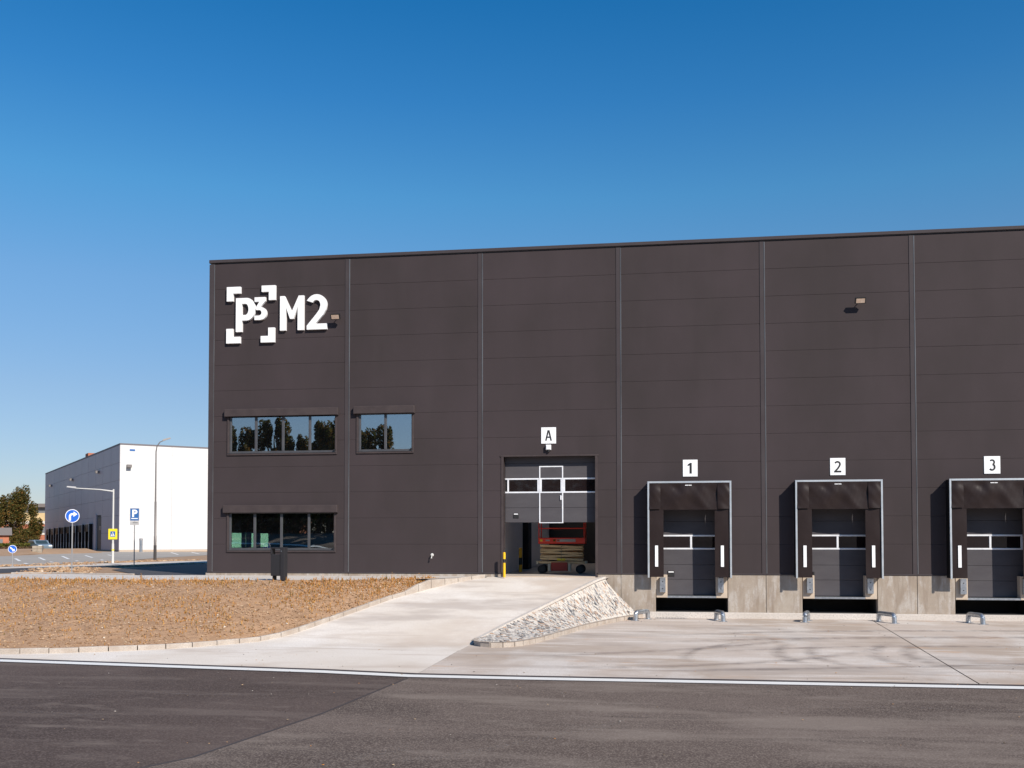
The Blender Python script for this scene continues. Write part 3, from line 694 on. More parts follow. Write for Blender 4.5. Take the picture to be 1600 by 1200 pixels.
# dock pits, consoles, bumpers, doors
def dock(x, i):
    c = x + 1.485
    b = MB(); b.box(x - .0, x + .0001, D + .3, D + 2.2, -1.5, -.85); b.v = []; b.f = []
    b.add([(x, D + .3, -1.448), (x + 2.97, D + .3, -1.448), (x + 2.97, D + 2.0, -1.448), (x, D + 2.0, -1.448)], [(0, 1, 2, 3)])
    b.add([(x, D + .02, -1.447), (x + 2.97, D + .02, -1.447), (x + 2.97, D + .3, -1.447), (x, D + .3, -1.447)], [(0, 1, 2, 3)])
    b.box(x - .1, x - .001, D + .3, D + 2.0, -1.5, -.8); b.box(x + 2.971, x + 3.07, D + .3, D + 2.0, -1.5, -.8)
    b.box(x - .1, x + 3.07, D + 2.0, D + 2.1, -1.5, -.6)
    b.build('dock_pit', M['inner_dark'], wh)  # pit concrete coloured near black to stand for the shade inside
    b = MB(); b.cbox(x + .012, x + .48, D - .012, D + .45, -.86, ZB - .04, .012).build('dock_console', M['console'], wh)
    b = MB(); b.cbox(x + 2.49, x + 2.958, D - .012, D + .45, -.86, ZB - .04, .012).build('dock_console', M['console'], wh)
    MB().box(x + .48, x + 2.49, D + .0, D + 1.9, -.86, -.78).build('dock_leveller', M['galv'], wh)
    for bx in (x + .16, x + 2.56):
        o = MB().cbox(bx, bx + .24, D - .16, D - .012, -.63, -.0, .01).build('dock_bumper', M['galv'], wh)
        m = MB()
        for zz in (-.18, -.47):
            m.tube([(bx + .12, D - .163, zz), (bx + .12, D - .155, zz)], .026, 8)
        m.build('bolt_hole', M['black'], o)
    dr = MB(); yd = D + .36
    dr.box(x + .22, x + 2.75, yd + .05, yd + .07, -.78, 3.3)
    door = dr.build('dock_door', M['clad_groove'], wh)
    lev = [-.76, -.10, .52, 1.16, 1.79, 2.36, 2.94, 3.3]
    for k, (z0, z1) in enumerate(zip(lev, lev[1:])):
        if k == 3: continue
        MB().cbox(x + .24, x + 2.73, yd, yd + .05, z0 + .004, z1 - .004, .008).build('door_section', M['door'], door)
    z0, z1 = lev[3], lev[4]
    fr = MB(); fr.cbox(x + .24, x + 2.73, yd - .012, yd + .05, z0 + .003, z0 + .075, .01); fr.cbox(x + .24, x + 2.73, yd - .012, yd + .05, z1 - .075, z1 - .003, .01)
    for a in (x + .24, c - .045, x + 2.65): fr.cbox(a, a + .085, yd - .010, yd + .05, z0 + .076, z1 - .076, .01)
    fr.build('door_window_frame', M['white_metal'], door)
    for a, e in ((x + .33, c - .05), (c + .045, x + 2.645)): MB().box(a, e, yd + .015, yd + .03, z0 + .08, z1 - .08).build('door_pane', M['door_glass'], door)
    if i == 0:
        o = MB().cbox(x + .50, x + .78, yd - .03, yd, .03, .26, .01).build('lift_handle', M['black'], door)
        MB().cbox(x + .53, x + .75, yd - .034, yd - .0305, .19, .235, .001).build('handle_plate', M['sign_white'], door)
    elif i == 1:
        MB().cbox(x + .48, x + .54, yd - .03, yd, .05, .25, .01).build('lift_handle', M['black'], door)
    # cladding reveals and dark inside
    rv = MB(); rv.box(x + .14, x + .22, D + .1, D + .46, -.85, 3.35); rv.box(x + 2.75, x + 2.83, D + .1, D + .46, -.85, 3.35); rv.box(x + .14, x + 2.83, D + .1, D + .46, 3.3, 3.36)
    rv.build('door_reveal', M['surround'], wh)
for i, x in enumerate(docks[:4]): dock(x, i)
for x in docks[4:]: MB().box(x, x + 2.97, D + .3, D + .4, -1.5, 3.3).build('dock_door', M['door'], wh)

# drive-in gate A: sectional door raised half-way, wicket door in it
gt = MB().box(-6.46, -2.49, D + .41, D + .43, 2.33, 5.2).build('sectional_gate', M['clad_groove'], wh)
yd = D + .36; zl = [2.33, 2.97, 3.60, 4.27, 4.90, 5.2]
wkx0, wkx1 = -4.95, -3.90
for k, (z0, z1) in enumerate(zip(zl, zl[1:])):
    if k == 2: continue
    for a, e in ((-6.44, wkx0), (wkx1, -2.5)): MB().cbox(a, e, yd, yd + .05, z0 + .004, z1 - .004, .008).build('gate_section', M['door'], gt)
    if k < 4: MB().cbox(wkx0 + .055, wkx1 - .055, yd - .008, yd + .05, z0 + .004, min(z1, 4.72) - .004, .008).build('wicket_section', M['door'], gt)
MB().cbox(wkx0, wkx1, yd, yd + .05, 4.79, 4.896, .008).build('gate_section', M['door'], gt)
MB().cbox(wkx0, wkx1, yd, yd + .05, 4.904, 5.2, .008).build('gate_section', M['door'], gt)
fr = MB()
for a, e in ((-6.44, wkx0), (wkx1, -2.5)):
    fr.cbox(a, e, yd - .012, yd + .05, 3.605, 3.675, .01); fr.cbox(a, e, yd - .012, yd + .05, 4.19, 4.262, .01)
for a in (-6.35, wkx0 - .08, wkx1 + .003): fr.cbox(a, a + .075, yd - .012, yd + .05, 3.676, 4.189, .01)
fr.build('gate_window_frame', M['white_metal'], gt)
fr = MB(); fr.cbox(wkx0, wkx0 + .055, yd - .03, yd + .03, 2.30, 4.78, .01); fr.cbox(wkx1 - .055, wkx1, yd - .03, yd + .03, 2.30, 4.78, .01); fr.cbox(wkx0 + .055, wkx1 - .055, yd - .03, yd + .03, 4.725, 4.78, .01)
fr.cbox(wkx0 + .055, wkx1 - .055, yd - .028, yd + .03, 2.30, 2.335, .01)
fr.cbox(wkx0 + .055, wkx1 - .055, yd - .02, yd + .03, 3.605, 3.665, .01); fr.cbox(wkx0 + .055, wkx1 - .055, yd - .02, yd + .03, 4.20, 4.262, .01)
for a in (wkx0 + .055, wkx1 - .115): fr.cbox(a, a + .06, yd - .02, yd + .03, 3.666, 4.199, .01)
wk = fr.build('wicket_frame', M['white_metal'], gt)
MB().cbox(wkx1 - .13, wkx1 - .07, yd - .06, yd - .03, 3.30, 3.50, .01).build('wicket_handle', M['white_metal'], gt)
for a, e in ((-6.27, wkx0 - .085), (wkx1 + .08, -2.5), (wkx0 + .12, wkx1 - .12)): MB().box(a, e, yd + .015, yd + .03, 3.68, 4.19).build('gate_pane', M['door_glass'], gt)
o = MB().cbox(-6.08, -5.84, yd - .025, yd, 2.52, 2.74, .01).build('lift_handle', M['black'], gt)
MB().cbox(-6.05, -5.87, yd - .029, yd - .0255, 2.68, 2.72, .001).build('handle_plate', M['sign_white'], gt)
fr = MB(); fr.cbox(-6.56, -6.45, D - .03, D + .34, -.02, 5.17, .006); fr.cbox(-2.5, -2.39, D - .03, D + .34, -.02, 5.17, .006); fr.cbox(-6.60, -2.35, D - .035, D + .34, 5.17, 5.24, .006)
fr.build('gate_surround', M['surround'], wh)

# strip windows ------------------------------------------------------------
def window(x0, x1, z0, z1, mull, bx0, bx1, bz0, bz1, glass):
    """x0..z1 clear glass area; bx0.. roller shutter box"""
    w = MB(); o = .10
    w.cbox(x0 - .19, x0 - .10, D - .05, D + .04, z0 - .19, bz0 + .02, .01); w.cbox(x1 + .02, x1 + .11, D - .05, D + .04, z0 - .19, bz0 + .02, .01)
    w.cbox(x0 - .10, x1 + .02, D - .052, D + .04, z0 - .19, z0 - .09, .01)
    w = w.build('window', M['surround'], wh)
    f = MB(); f.cbox(x0 - .10, x0, D + .01, D + .10, z0 - .09, z1 + .03, .008); f.cbox(x1, x1 + .05, D + .01, D + .10, z0 - .09, z1 + .03, .008)
    f.cbox(x0, x1, D + .012, D + .10, z0 - .09, z0, .008); f.cbox(x0, x1, D + .012, D + .10, z1, z1 + .06, .008)
    for m_ in mull: f.cbox(m_ - .055, m_ + .055, D + .008, D + .10, z0, z1, .008)
    f.build('window_frame', M['frame'], w)
    ed = [x0] + sum([[m_ - .055, m_ + .055] for m_ in mull], []) + [x1]
    for a, e in zip(ed[::2], ed[1::2]): MB().box(a, e, D + .05, D + .062, z0, z1).build('pane', glass, w)
    MB().cbox(bx0, bx1, D - .19, D + .05, bz0, bz1, .02).build('shutter_box', M['surround'], w)
    MB().box(x0 - .1, x1 + .03, D - .155, D + .05, bz0 - .0, bz0 + .001).build('shutter_slot', M['black'], w)
    s = MB(); s.cbox(x0 - .15, x1 + .08, D - .07, D - .051, z0 - .10, z0 - .085, .004); s.build('sill', M['edge'], w)
    h = MB(); h.box(x1 - .04, x1 + .06, D - .07, D - .02, z0 - .03, z0 + .03); h.box(x1 + .0, x1 + .03, D - .08, D - .05, z0 - .08, z0 - .03); h.build('shutter_crank', M['black'], w)
window(-18.87, -14.04, 5.57, 7.13, (-17.72, -16.45, -15.20), -19.15, -13.86, 7.12, 7.46, M['glass'])
window(-12.85, -10.55, 5.58, 7.13, (-11.73,), -13.15, -10.38, 7.14, 7.48, M['glass'])
window(-18.86, -14.07, 1.22, 2.77, (-17.75, -16.5, -15.22), -19.19, -13.86, 2.79, 3.13, M['glass_low'])

# interior: offices behind the windows, hall behind gate A
b = MB()
for z0, z1 in ((-.02, 3.6), (3.7, 8.2)):
    b.box(XL + .13, -7.6, 50.0, 50.1, z0, z1); b.box(-7.6, -7.5, D + .12, 50, z0, z1)
    b.box(XL + .13, -7.6, D + .12, 50, z0 - .06, z0); b.box(XL + .13, -7.6, D + .12, 50, z1, z1 + .06)
b.build('office_rooms', M['office_wall'], wh)
b = MB(); b.box(-7.05, -6.95, D + .5, 66, 0, 13.8); hw = b.build('hall_side_wall', M['inner_wall'], wh)
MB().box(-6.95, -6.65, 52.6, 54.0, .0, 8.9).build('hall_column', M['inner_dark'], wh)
b = MB(); b.box(-7.1, 52, D + .46, 66, -.06, .015); b.build('hall_floor', M['inner_floor'], wh)
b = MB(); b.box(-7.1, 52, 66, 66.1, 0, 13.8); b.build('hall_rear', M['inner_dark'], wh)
b = MB(); b.box(5.0, 5.1, D + .5, 66, 0, 13.8); b.build('hall_partition', M['inner_wall'], wh)
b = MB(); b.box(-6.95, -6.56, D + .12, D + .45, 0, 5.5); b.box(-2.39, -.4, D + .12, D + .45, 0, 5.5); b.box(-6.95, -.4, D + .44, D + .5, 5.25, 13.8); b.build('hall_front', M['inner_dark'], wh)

# ------------------------------------------------------------------ wall lettering
ws = thing('wall_lettering', 'white raised letters P3 in corner brackets and M2 on the dark wall', 'sign', (-16.7, D, 11.7))
def G(name, outl, d=.13): return glyph(name, outl, M['letter_white'], (0, D, 0), ws, d)
G('bracket', [[[(-19.09, 13.01), (-18.44, 13.01), (-18.44, 12.71), (-18.79, 12.71), (-18.79, 12.36), (-19.09, 12.36)]]])
G('bracket', [[[(-17.44, 13.02), (-16.79, 13.02), (-16.79, 12.36), (-17.10, 12.36), (-17.10, 12.74), (-17.44, 12.74)]]])
G('bracket', [[[(-19.10, 11.11), (-18.79, 11.11), (-18.79, 10.74), (-18.44, 10.74), (-18.44, 10.45), (-19.10, 10.45)]]])
G('bracket', [[[(-17.12, 11.11), (-16.82, 11.11), (-16.82, 10.45), (-17.47, 10.45), (-17.47, 10.74), (-17.12, 10.74)]]])
G('letter', [[[(-18.65, 10.96), (-18.36, 10.96), (-18.36, 11.47)] + arc(-18.14, 11.98, .40, .51, -90, 90, 20) + [(-18.65, 12.49)],
              [(-18.37, 11.72), (-18.37, 12.23)] + arc(-18.20, 11.975, .145, .255, 90, -90, 14)]])
G('numeral', [[[(-17.77, 12.50), (-17.26, 12.50), (-17.26, 12.32), (-17.50, 12.05)] + arc(-17.47, 11.765, .27, .285, 83, -70, 16) + [(-17.50, 11.475), (-17.77, 11.475), (-17.77, 11.67), (-17.57, 11.67)]
                + arc(-17.555, 11.80, .115, .125, -75, 85, 10) + [(-17.71, 11.93), (-17.71, 12.04), (-17.54, 12.30), (-17.77, 12.30)]]])
G('letter', [[[(-16.57, 10.96), (-16.57, 12.51), (-16.36, 12.51), (-16.02, 11.80), (-15.70, 12.51), (-15.46, 12.51), (-15.46, 10.96), (-15.745, 10.96), (-15.745, 12.02), (-15.94, 11.475), (-16.10, 11.475), (-16.295, 12.0), (-16.295, 10.96)]]])
G('numeral', [[[(-15.32, 12.27)] + arc(-14.87, 12.06, .48, .48, 152, 0, 20)[1:] + [(-14.43, 11.85), (-14.56, 11.62), (-14.93, 11.22), (-14.39, 11.22), (-14.39, 10.965), (-15.32, 10.965), (-15.32, 11.14), (-14.86, 11.68), (-14.74, 11.85), (-14.69, 12.03)]
                + arc(-14.88, 12.06, .19, .23, -5, 150, 12)[1:]]])
# ------------------------------------------------------------------ number signs
def num_sign(ch, x0, x1, z0, z1, label):
    t = thing('number_sign', label, 'sign', ((x0 + x1) / 2, D, z0), 'number signs over the doors')
    pl = MB().cbox(x0, x1, D - .03, D + .0, z0, z1, .004).build('sign_plate', M['sign_white'], t)
    cx, cz = (x0 + x1) / 2, (z0 + z1) / 2
    S = {'1': [[[(-.115, .12), (-.085, .17), (.0, .225), (.065, .225), (.065, -.225), (-.025, -.225), (-.025, .125), (-.085, .09)]]],
         'A': [[stroke([(-.115, -.225), (-.012, .225)], .062)], [stroke([(.115, -.225), (.012, .225)], .062)], [[(-.07, -.10), (.07, -.10), (.07, -.045), (-.07, -.045)]]],
         '2': [[stroke(arc(-.01, .10, .10, .10, 155, -5, 12) + [(.07, .03), (.0, -.08), (-.10, -.19)], .066)], [[(-.14, -.235), (.14, -.235), (.14, -.17), (-.14, -.17)]]],
         '3': [[stroke(arc(-.005, .11, .085, .09, 140, -70, 12), .062)], [stroke(arc(-.005, -.085, .10, .115, 78, -145, 14), .064)]]}[ch]
    glyph('character', S, M['black_print'], (cx, D - .031, cz), pl, .006, 1.0 if ch != 'A' else 1.0)
    return t
num_sign('A', -4.81, -4.17, 5.72, 6.42, 'white square sign with black letter A above the half open gate')
num_sign('1', 1.20, 1.81, 4.24, 4.95, 'white square sign with black number 1 above the first dock')
num_sign('2', 7.20, 7.81, 4.24, 4.95, 'white square sign with black number 2 above the middle dock')
num_sign('3', 13.22, 13.84, 4.24, 4.95, 'white square sign with black number 3 above the dock at the right edge')
t = thing('gate_camera', 'small white camera box on the wall between the A sign and the gate', 'camera', (-4.49, D, 5.42))
b = MB(); b.cbox(-4.60, -4.38, D - .16, D - .02, 5.44, 5.66, .03); b.build('camera_housing', M['sign_white'], t)
MB().tube([(-4.49, D - .06, 5.36), (-4.49, D - .06, 5.44)], .05, 8).build('camera_lens', M['black'], t)
MB().box(-4.54, -4.44, D - .02, D, 5.46, 5.64).build('camera_mount', M['sign_white'], t)

# ------------------------------------------------------------------ floodlights
def flood(x, z, label):
    t = thing('wall_floodlight', label, 'floodlight', (x, D, z), 'floodlights on the dark wall')
    MB().tube([(x + .1, D, z + .10), (x + .1, D - .28, z + .10)], .018, 8).build('bracket_arm', M['frame'], t)
    c = Vector((x, D - .32, z)); ang = R(28)
    def tp(dx, dy, dz):
        y = dy * math.cos(ang) - dz * math.sin(ang); zz = dy * math.sin(ang) + dz * math.cos(ang); return (c.x + dx, c.y + y, c.z + zz)
    b = MB(); V = [tp(a, b_, e) for e in (-.12, .12) for a, b_ in ((-.21, -.05), (.21, -.05), (.21, .06), (-.21, .06))]
    b.add(V, [(3, 2, 1, 0), (4, 5, 6, 7), (0, 1, 5, 4), (1, 2, 6, 5), (2, 3, 7, 6), (3, 0, 4, 7)]); b.build('lamp_housing', M['black'], t)
    b = MB(); V = [tp(a, -.055, e) for a, e in ((-.17, -.09), (.17, -.09), (.17, .09), (-.17, .09))]; V += [tp(a, -.049, e) for a, e in ((-.17, -.09), (.17, -.09), (.17, .09), (-.17, .09))]
    b.add(V, [(0, 1, 2, 3), (4, 7, 6, 5), (0, 4, 5, 1), (1, 5, 6, 2), (2, 6, 7, 3), (3, 7, 4, 0)]); b.build('lamp_glass', M['lamp_glass'], t)
flood(-13.93, 11.46, 'beige fronted floodlight on the dark wall just right of the lettering')
flood(8.42, 11.40, 'beige fronted floodlight alone high on the dark wall above dock 2')
t = thing('wall_spout', 'tiny pale pipe spout low on the dark wall left of the gate', 'spout', (-9.6, D, .84))
MB().tube([(-9.6, D, .93), (-9.6, D - .14, .93), (-9.6, D - .17, .78)], .035, 8).build('spout_pipe', M['post_light'], t)
MB().tube([(-9.6, D - .008, .93), (-9.6, D - .018, .93)], .07, 10).build('spout_flange', M['post_light'], t)

# ------------------------------------------------------------------ dock shelters
def make_shelter():
    t = thing('dock_shelter', 'x', 'dock shelter', (docks[0] + 1.485, D, -1.45), 'dock shelters on the dark warehouse')
    x0, x1, z0, z1 = -.285, 3.155, .0, 4.02; F = D - .6
    fr = MB(); fr.cbox(x0, x0 + .075, F, F + .05, z0, z1, .008); fr.cbox(x1 - .075, x1, F, F + .05, z0, z1, .008); fr.cbox(x0 + .075, x1 - .075, F, F + .05, z1 - .08, z1, .008)
    fr.build('shelter_frame', M['alu'], t)
    s = MB(); s.box(x0 + .012, x0 + .03, F + .05, D - .03, z0 + .03, z1 - .02); s.box(x1 - .03, x1 - .012, F + .05, D - .03, z0 + .03, z1 - .02); s.box(x0 + .03, x1 - .03, F + .05, D - .03, z1 - .04, z1 - .02)
    s.build('shelter_side', M['fabric_side'], t)
    def cloth(name, a, c, e, f, yb, amp, seed):
        b = MB(); nx, nz = 22, 18; rr = random.Random(seed)
        for k in range(nz):
            for i in range(nx):
                u, v = i / (nx - 1), k / (nz - 1); x = a + (c - a) * u; z = e + (f - e) * v
                w = amp * (mn.noise(Vector((x * 1.7 + seed, z * 1.3, seed))) + .5 * mn.noise(Vector((x * 3.5 + z * 2.5, z * 1.9, seed * 2))))
                w *= min(1, (1 - v) * 5 + .12); b.v.append((x, yb + w - amp * .35 * math.sin(u * math.pi), z))
        for k in range(nz - 1):
            for i in range(nx - 1): q = k * nx + i; b.f.append((q, q + 1, q + nx + 1, q + nx))
        b.build(name, M['fabric'], t, smooth=True)
    cloth('side_curtain', x0 + .076, x0 + .66, z0 + .03, 2.86, F + .060, .015, 1)
    cloth('side_curtain', x1 - .68, x1 - .076, z0 + .03, 2.86, F + .060, .015, 2)
    cloth('head_curtain', .225, 2.62, 2.83, z1 - .081, F + .035, .085, 3)
    cloth('head_flap', x0 + .076, .255, 2.86, z1 - .081, F + .012, .075, 4)
    cloth('head_flap', 2.59, x1 - .076, 2.86, z1 - .081, F + .012, .075, 5)
    for a in (.02, 2.71): MB().cbox(a, a + .125, F + .022, F + .034, .46, 1.34, .003).build('guide_stripe', M['sign_white'], t)
    MB().cbox(1.27, 1.41, F - .012, F - .006, 3.83, 3.86, .002).build('maker_tag', M['sign_white'], t); MB().cbox(1.42, 1.54, F - .012, F - .006, 3.83, 3.86, .002).build('maker_tag', M['sign_white'], t)
    return t
sh0 = make_shelter()
sh0['label'] = 'dark fabric dock shelter with pale metal frame below number 1'
shc = copy_tree(sh0); shc.location.x += 6; shc['label'] = 'dark fabric dock shelter with pale metal frame below number 2'
shc = copy_tree(sh0); shc.location.x += 12; shc['label'] = 'dark fabric dock shelter below number 3, cut by the right edge of the photo'
shc = copy_tree(sh0); shc.location.x += 18; shc['label'] = 'unnumbered dark fabric dock shelter right of dock 3, beyond the photo'

# ------------------------------------------------------------------ wheel guides
def guide(xa, ya, xb, yb, label):
    t = thing('wheel_guide', label, 'wheel guide', (xa, ya, YD), 'galvanised wheel guides before the docks')
    a = Vector((xa, ya, YD)); c = Vector((xb, yb, YD)); h = .33; d = (c - a); d.normalize(); up = Vector((0, 0, 1)); r = .095
    pts = [a + up * .0, a + up * (h * .55) + d * .02]
    for k in range(5): t_ = k / 4 * math.pi / 2; pts.append(a + up * (h - .12 + .12 * math.sin(t_)) + d * (.02 + .12 * (1 - math.cos(t_))))
    e = []
    for k in range(5): t_ = (1 - k / 4) * math.pi / 2; e.append(c + up * (h - .12 + .12 * math.sin(t_)) - d * (.02 + .12 * (1 - math.cos(t_))))
    pts += e + [c + up * (h * .55) - d * .02, c.copy()]
    MB().tube(pts, r, 14).build('guide_tube', M['galv'], t, smooth=True)
    for p in (a, c): MB().obox((p.x, p.y), 0, .16, .16, YD + .001, YD + .014).build('foot_plate', M['galv'], t)
guide(-.78, 40.65, -.28, 41.5, 'galvanised steel wheel guide left of dock 1 beside the stone slope')
guide(2.70, 40.65, 2.48, 41.5, 'galvanised steel wheel guide at the right side of dock 1')
guide(5.86, 40.65, 6.10, 41.5, 'galvanised steel wheel guide at the left side of dock 2')
guide(9.24, 40.6, 8.88, 41.7, 'galvanised steel wheel guide at the right side of dock 2, shadow to its left')
guide(12.50, 40.6, 12.22, 41.5, 'rightmost galvanised steel wheel guide, left of dock 3')

# ------------------------------------------------------------------ litter bin, bollards
t = thing('litter_bin', 'dark grey rectangular litter bin on posts before the ground floor window', 'bin', (-14.55, 37.05, 0))
cx, cy = -14.55, 37.35
MB().cbox(cx - .29, cx + .10, cy - .16, cy + .16, .18, 1.02, .015).build('bin_body', M['bin'], t)
MB().cbox(cx + .105, cx + .27, cy - .19, cy + .17, 0, 1.30, .01).build('post', M['bin'], t)
MB().cbox(cx - .30, cx - .17, cy + .05, cy + .17, 0, .18, .01).build('post', M['bin'], t)
b = MB(); b.cbox(cx - .30, cx + .105, cy - .17, cy + .17, 1.24, 1.29, .01); b.cbox(cx - .30, cx - .24, cy - .17, cy + .17, 1.02, 1.24, .01); b.build('bin_hood', M['bin'], t)
MB().box(cx + .14, cx + .17, cy - .20, cy - .19, 1.12, 1.17).build('lock', M['galv'], t)
def bollard(x, y, z, label, r=.055, h=1.05, blackfirst=False):
    t = thing('bollard', label, 'bollard', (x, y, z), 'yellow and black bollards at gate A')
    zs_ = [0, .62, .78, h]; ms = ['yellow', 'black', 'yellow']
    if blackfirst: zs_ = [0, .35, .70, h]; ms = ['yellow', 'black', 'yellow']
    for k in range(3): MB().tube([(x, y, z + zs_[k] + (.0 if k else 0)), (x, y, z + zs_[k + 1] - .001)], r, 14).build('bollard_band', M[ms[k]], t, smooth=True)
    MB().tube([(x, y, z + h), (x, y, z + h + .02)], [r, r * .6], 14).build('bollard_cap', M[ms[2]], t)
bollard(-6.36, 42.12, -.02, 'yellow and black bollard outside at the left jamb of the half open gate')
bollard(-6.45, 48.0, .015, 'shaded black and yellow bollard inside the hall by the white wall', .08, 1.15, True)

# ------------------------------------------------------------------ scissor lift in the gate
sl = thing('scissor_lift', 'red and beige scissor lift parked inside the half open gate', 'scissor lift', (-4.3, 46.7, .015))
yf, yk = 46.1, 47.2; fl = .015
MB().cbox(-5.35, -3.2, yf + .05, yk - .05, fl + .46, fl + .56, .015).build('chassis', M['beige'], sl)
for a_, c_ in ((-4.92, -4.78), (-3.98, -3.84)): MB().cbox(a_, c_, yf, yf + .3, fl + .10, fl + .459, .015).build('chassis_leg', M['cream'], sl)
for a_, c_ in ((-5.45, -5.36), (-3.19, -3.10)): MB().cbox(a_, c_, yf, yf + .5, fl + .44, fl + .58, .01).build('chassis_bumper', M['cream'], sl)
MB().cbox(-4.76, -4.0, yf - .01, yk - .1, fl + .12, fl + .52, .02).build('battery_tray', M['red_dull'], sl)
for x in (-5.2, -3.42):
    for y in (yf + .02, yk - .22):
        o = MB().tube([(x, y, fl + .2), (x, y + .2, fl + .2)], .2, 20).build('wheel', M['rubber'], sl, smooth=True)
        MB().tube([(x, y - .006, fl + .2), (x, y + .01, fl + .2)], .11, 14).build('rim', M['black'], o, smooth=True)
for k in range(5):
    z0 = fl + .60 + k * .145
    for (ya, s_) in ((yf + .06, 1 if k % 2 else -1), (yf + .45, -1), (yk - .2, 1)):
        b = MB(); x0, x1 = -5.28, -3.30; h = .050; dz = .040 * s_
        b.add([(x0, ya, z0 - dz - h + .07), (x1, ya, z0 + dz - h + .07), (x1, ya, z0 + dz + h + .07), (x0, ya, z0 - dz + h + .07),
               (x0, ya + .06, z0 - dz - h + .07), (x1, ya + .06, z0 + dz - h + .07), (x1, ya + .06, z0 + dz + h + .07), (x0, ya + .06, z0 - dz + h + .07)],
              [(0, 1, 2, 3), (7, 6, 5, 4), (0, 4, 5, 1), (1, 5, 6, 2), (2, 6, 7, 3), (3, 7, 4, 0)])
        b.build('scissor_arm', M['beige'], sl)
for k in range(5): MB().tube([(-4.29, yf + .03, fl + .67 + k * .145), (-4.29, yf + .059, fl + .67 + k * .145)], .022, 8).build('pivot_pin', M['post_dark'], sl)
zp = fl + 1.38
MB().cbox(-5.36, -3.18, yf, yk, zp, zp + .28, .015).build('platform', M['red'], sl)
b = MB()
for x in (-5.33, -3.22):
    for y in (yf + .03, yk - .03): b.tube([(x, y, zp + .28), (x, y, zp + 1.05)], .026, 8)
for z in (zp + .72, zp + 1.05):
    for y in (yf + .03, yk - .03): b.tube([(-5.33, y, z), (-3.22, y, z)], .026, 8)
    for x in (-5.33, -3.22): b.tube([(x, yf + .03, z), (x, yk - .03, z)], .022, 8)
b.build('guard_rail', M['red'], sl)
MB().cbox(-4.50, -3.62, yf - .006, yf, zp + .09, zp + .22, .002).build('name_plate', M['sign_grey'], sl)
MB().cbox(-4.48, -4.36, yf - .009, yf - .0062, zp + .11, zp + .20, .001).build('decal', M['red_dull'], sl)
MB().cbox(-5.02, -4.82, yf - .006, yf, zp + .12, zp + .19, .002).build('decal', M['sign_grey'], sl)
MB().cbox(-5.27, -5.16, yf - .006, yf, zp + .11, zp + .2, .002).build('decal', M['sign_yellow'], sl)
MB().cbox(-4.66, -4.56, yf - .006, yf, zp + .11, zp + .2, .002).build('decal', M['leaf_green'], sl)
MB().cbox(-4.48, -4.10, yf + .04, yf + .058, fl + .60, fl + .70, .002).build('decal', M['sign_yellow'], sl)

# ------------------------------------------------------------------ tyre marks on the yard
def tyre(path, w):
    b = MB(); n = len(path)
    for i, p in enumerate(path):
        q = path[min(i + 1, n - 1)]; o = path[max(i - 1, 0)]; d = Vector((q[0] - o[0], q[1] - o[1])).normalized(); nn = Vector((-d.y, d.x)) * w / 2
        b.v += [(p[0] + nn.x, p[1] + nn.y, YD + .004), (p[0] - nn.x, p[1] - nn.y, YD + .004)]
    for i in range(n - 1): b.f.append((2 * i, 2 * i + 1, 2 * i + 3, 2 * i + 2))
    me_o = b.build('tyre_mark', M['tyre'], kind='structure'); me = me_o.data; uv = me.uv_layers.new(name='UVMap')
    for l in me.loops: vi = l.vertex_index; uv.data[l.index].uv = (vi % 2, (vi // 2) / (n - 1))
zoff = 0
def bez(p0, p1, p2, n=26): return [((1 - t) ** 2 * p0[0] + 2 * t * (1 - t) * p1[0] + t * t * p2[0], (1 - t) ** 2 * p0[1] + 2 * t * (1 - t) * p1[1] + t * t * p2[1]) for t in [i / n for i in range(n + 1)]]
for dx in (0, .95):
    tyre(bez((4.3 + dx, 32.6), (2.7 + dx, 28.9), (4.3 + dx, 26.4)), .62)
    tyre(bez((7.6 + dx, 33.2), (5.0 + dx, 29.2), (7.0 + dx, 26.4)), .66)
tyre(bez((-4.0, 25.4), (3.0, 25.6), (6.6, 31.2)), .7)
tyre(bez((-4.6, 27.6), (1.0, 29.0), (5.6, 34.8)), .8)
tyre(bez((-1, 25.0), (5.0, 26.2), (14, 29.3)), .6)
tyre(bez((-1.0, 31.6), (8, 36.2), (18, 35.2)), 1.1)
tyre(bez((-0.5, 34.0), (7, 38.6), (19, 37.6)), 1.0)
tyre(bez((1.2, 29.3), (6, 32.8), (14, 32.2)), .7)
tyre(bez((1.0, 26.8), (.2, 30.0), (3.4, 33.2)), .5)
tyre(bez((8.5, 27.2), (12, 29.0), (20, 28.4)), .8)

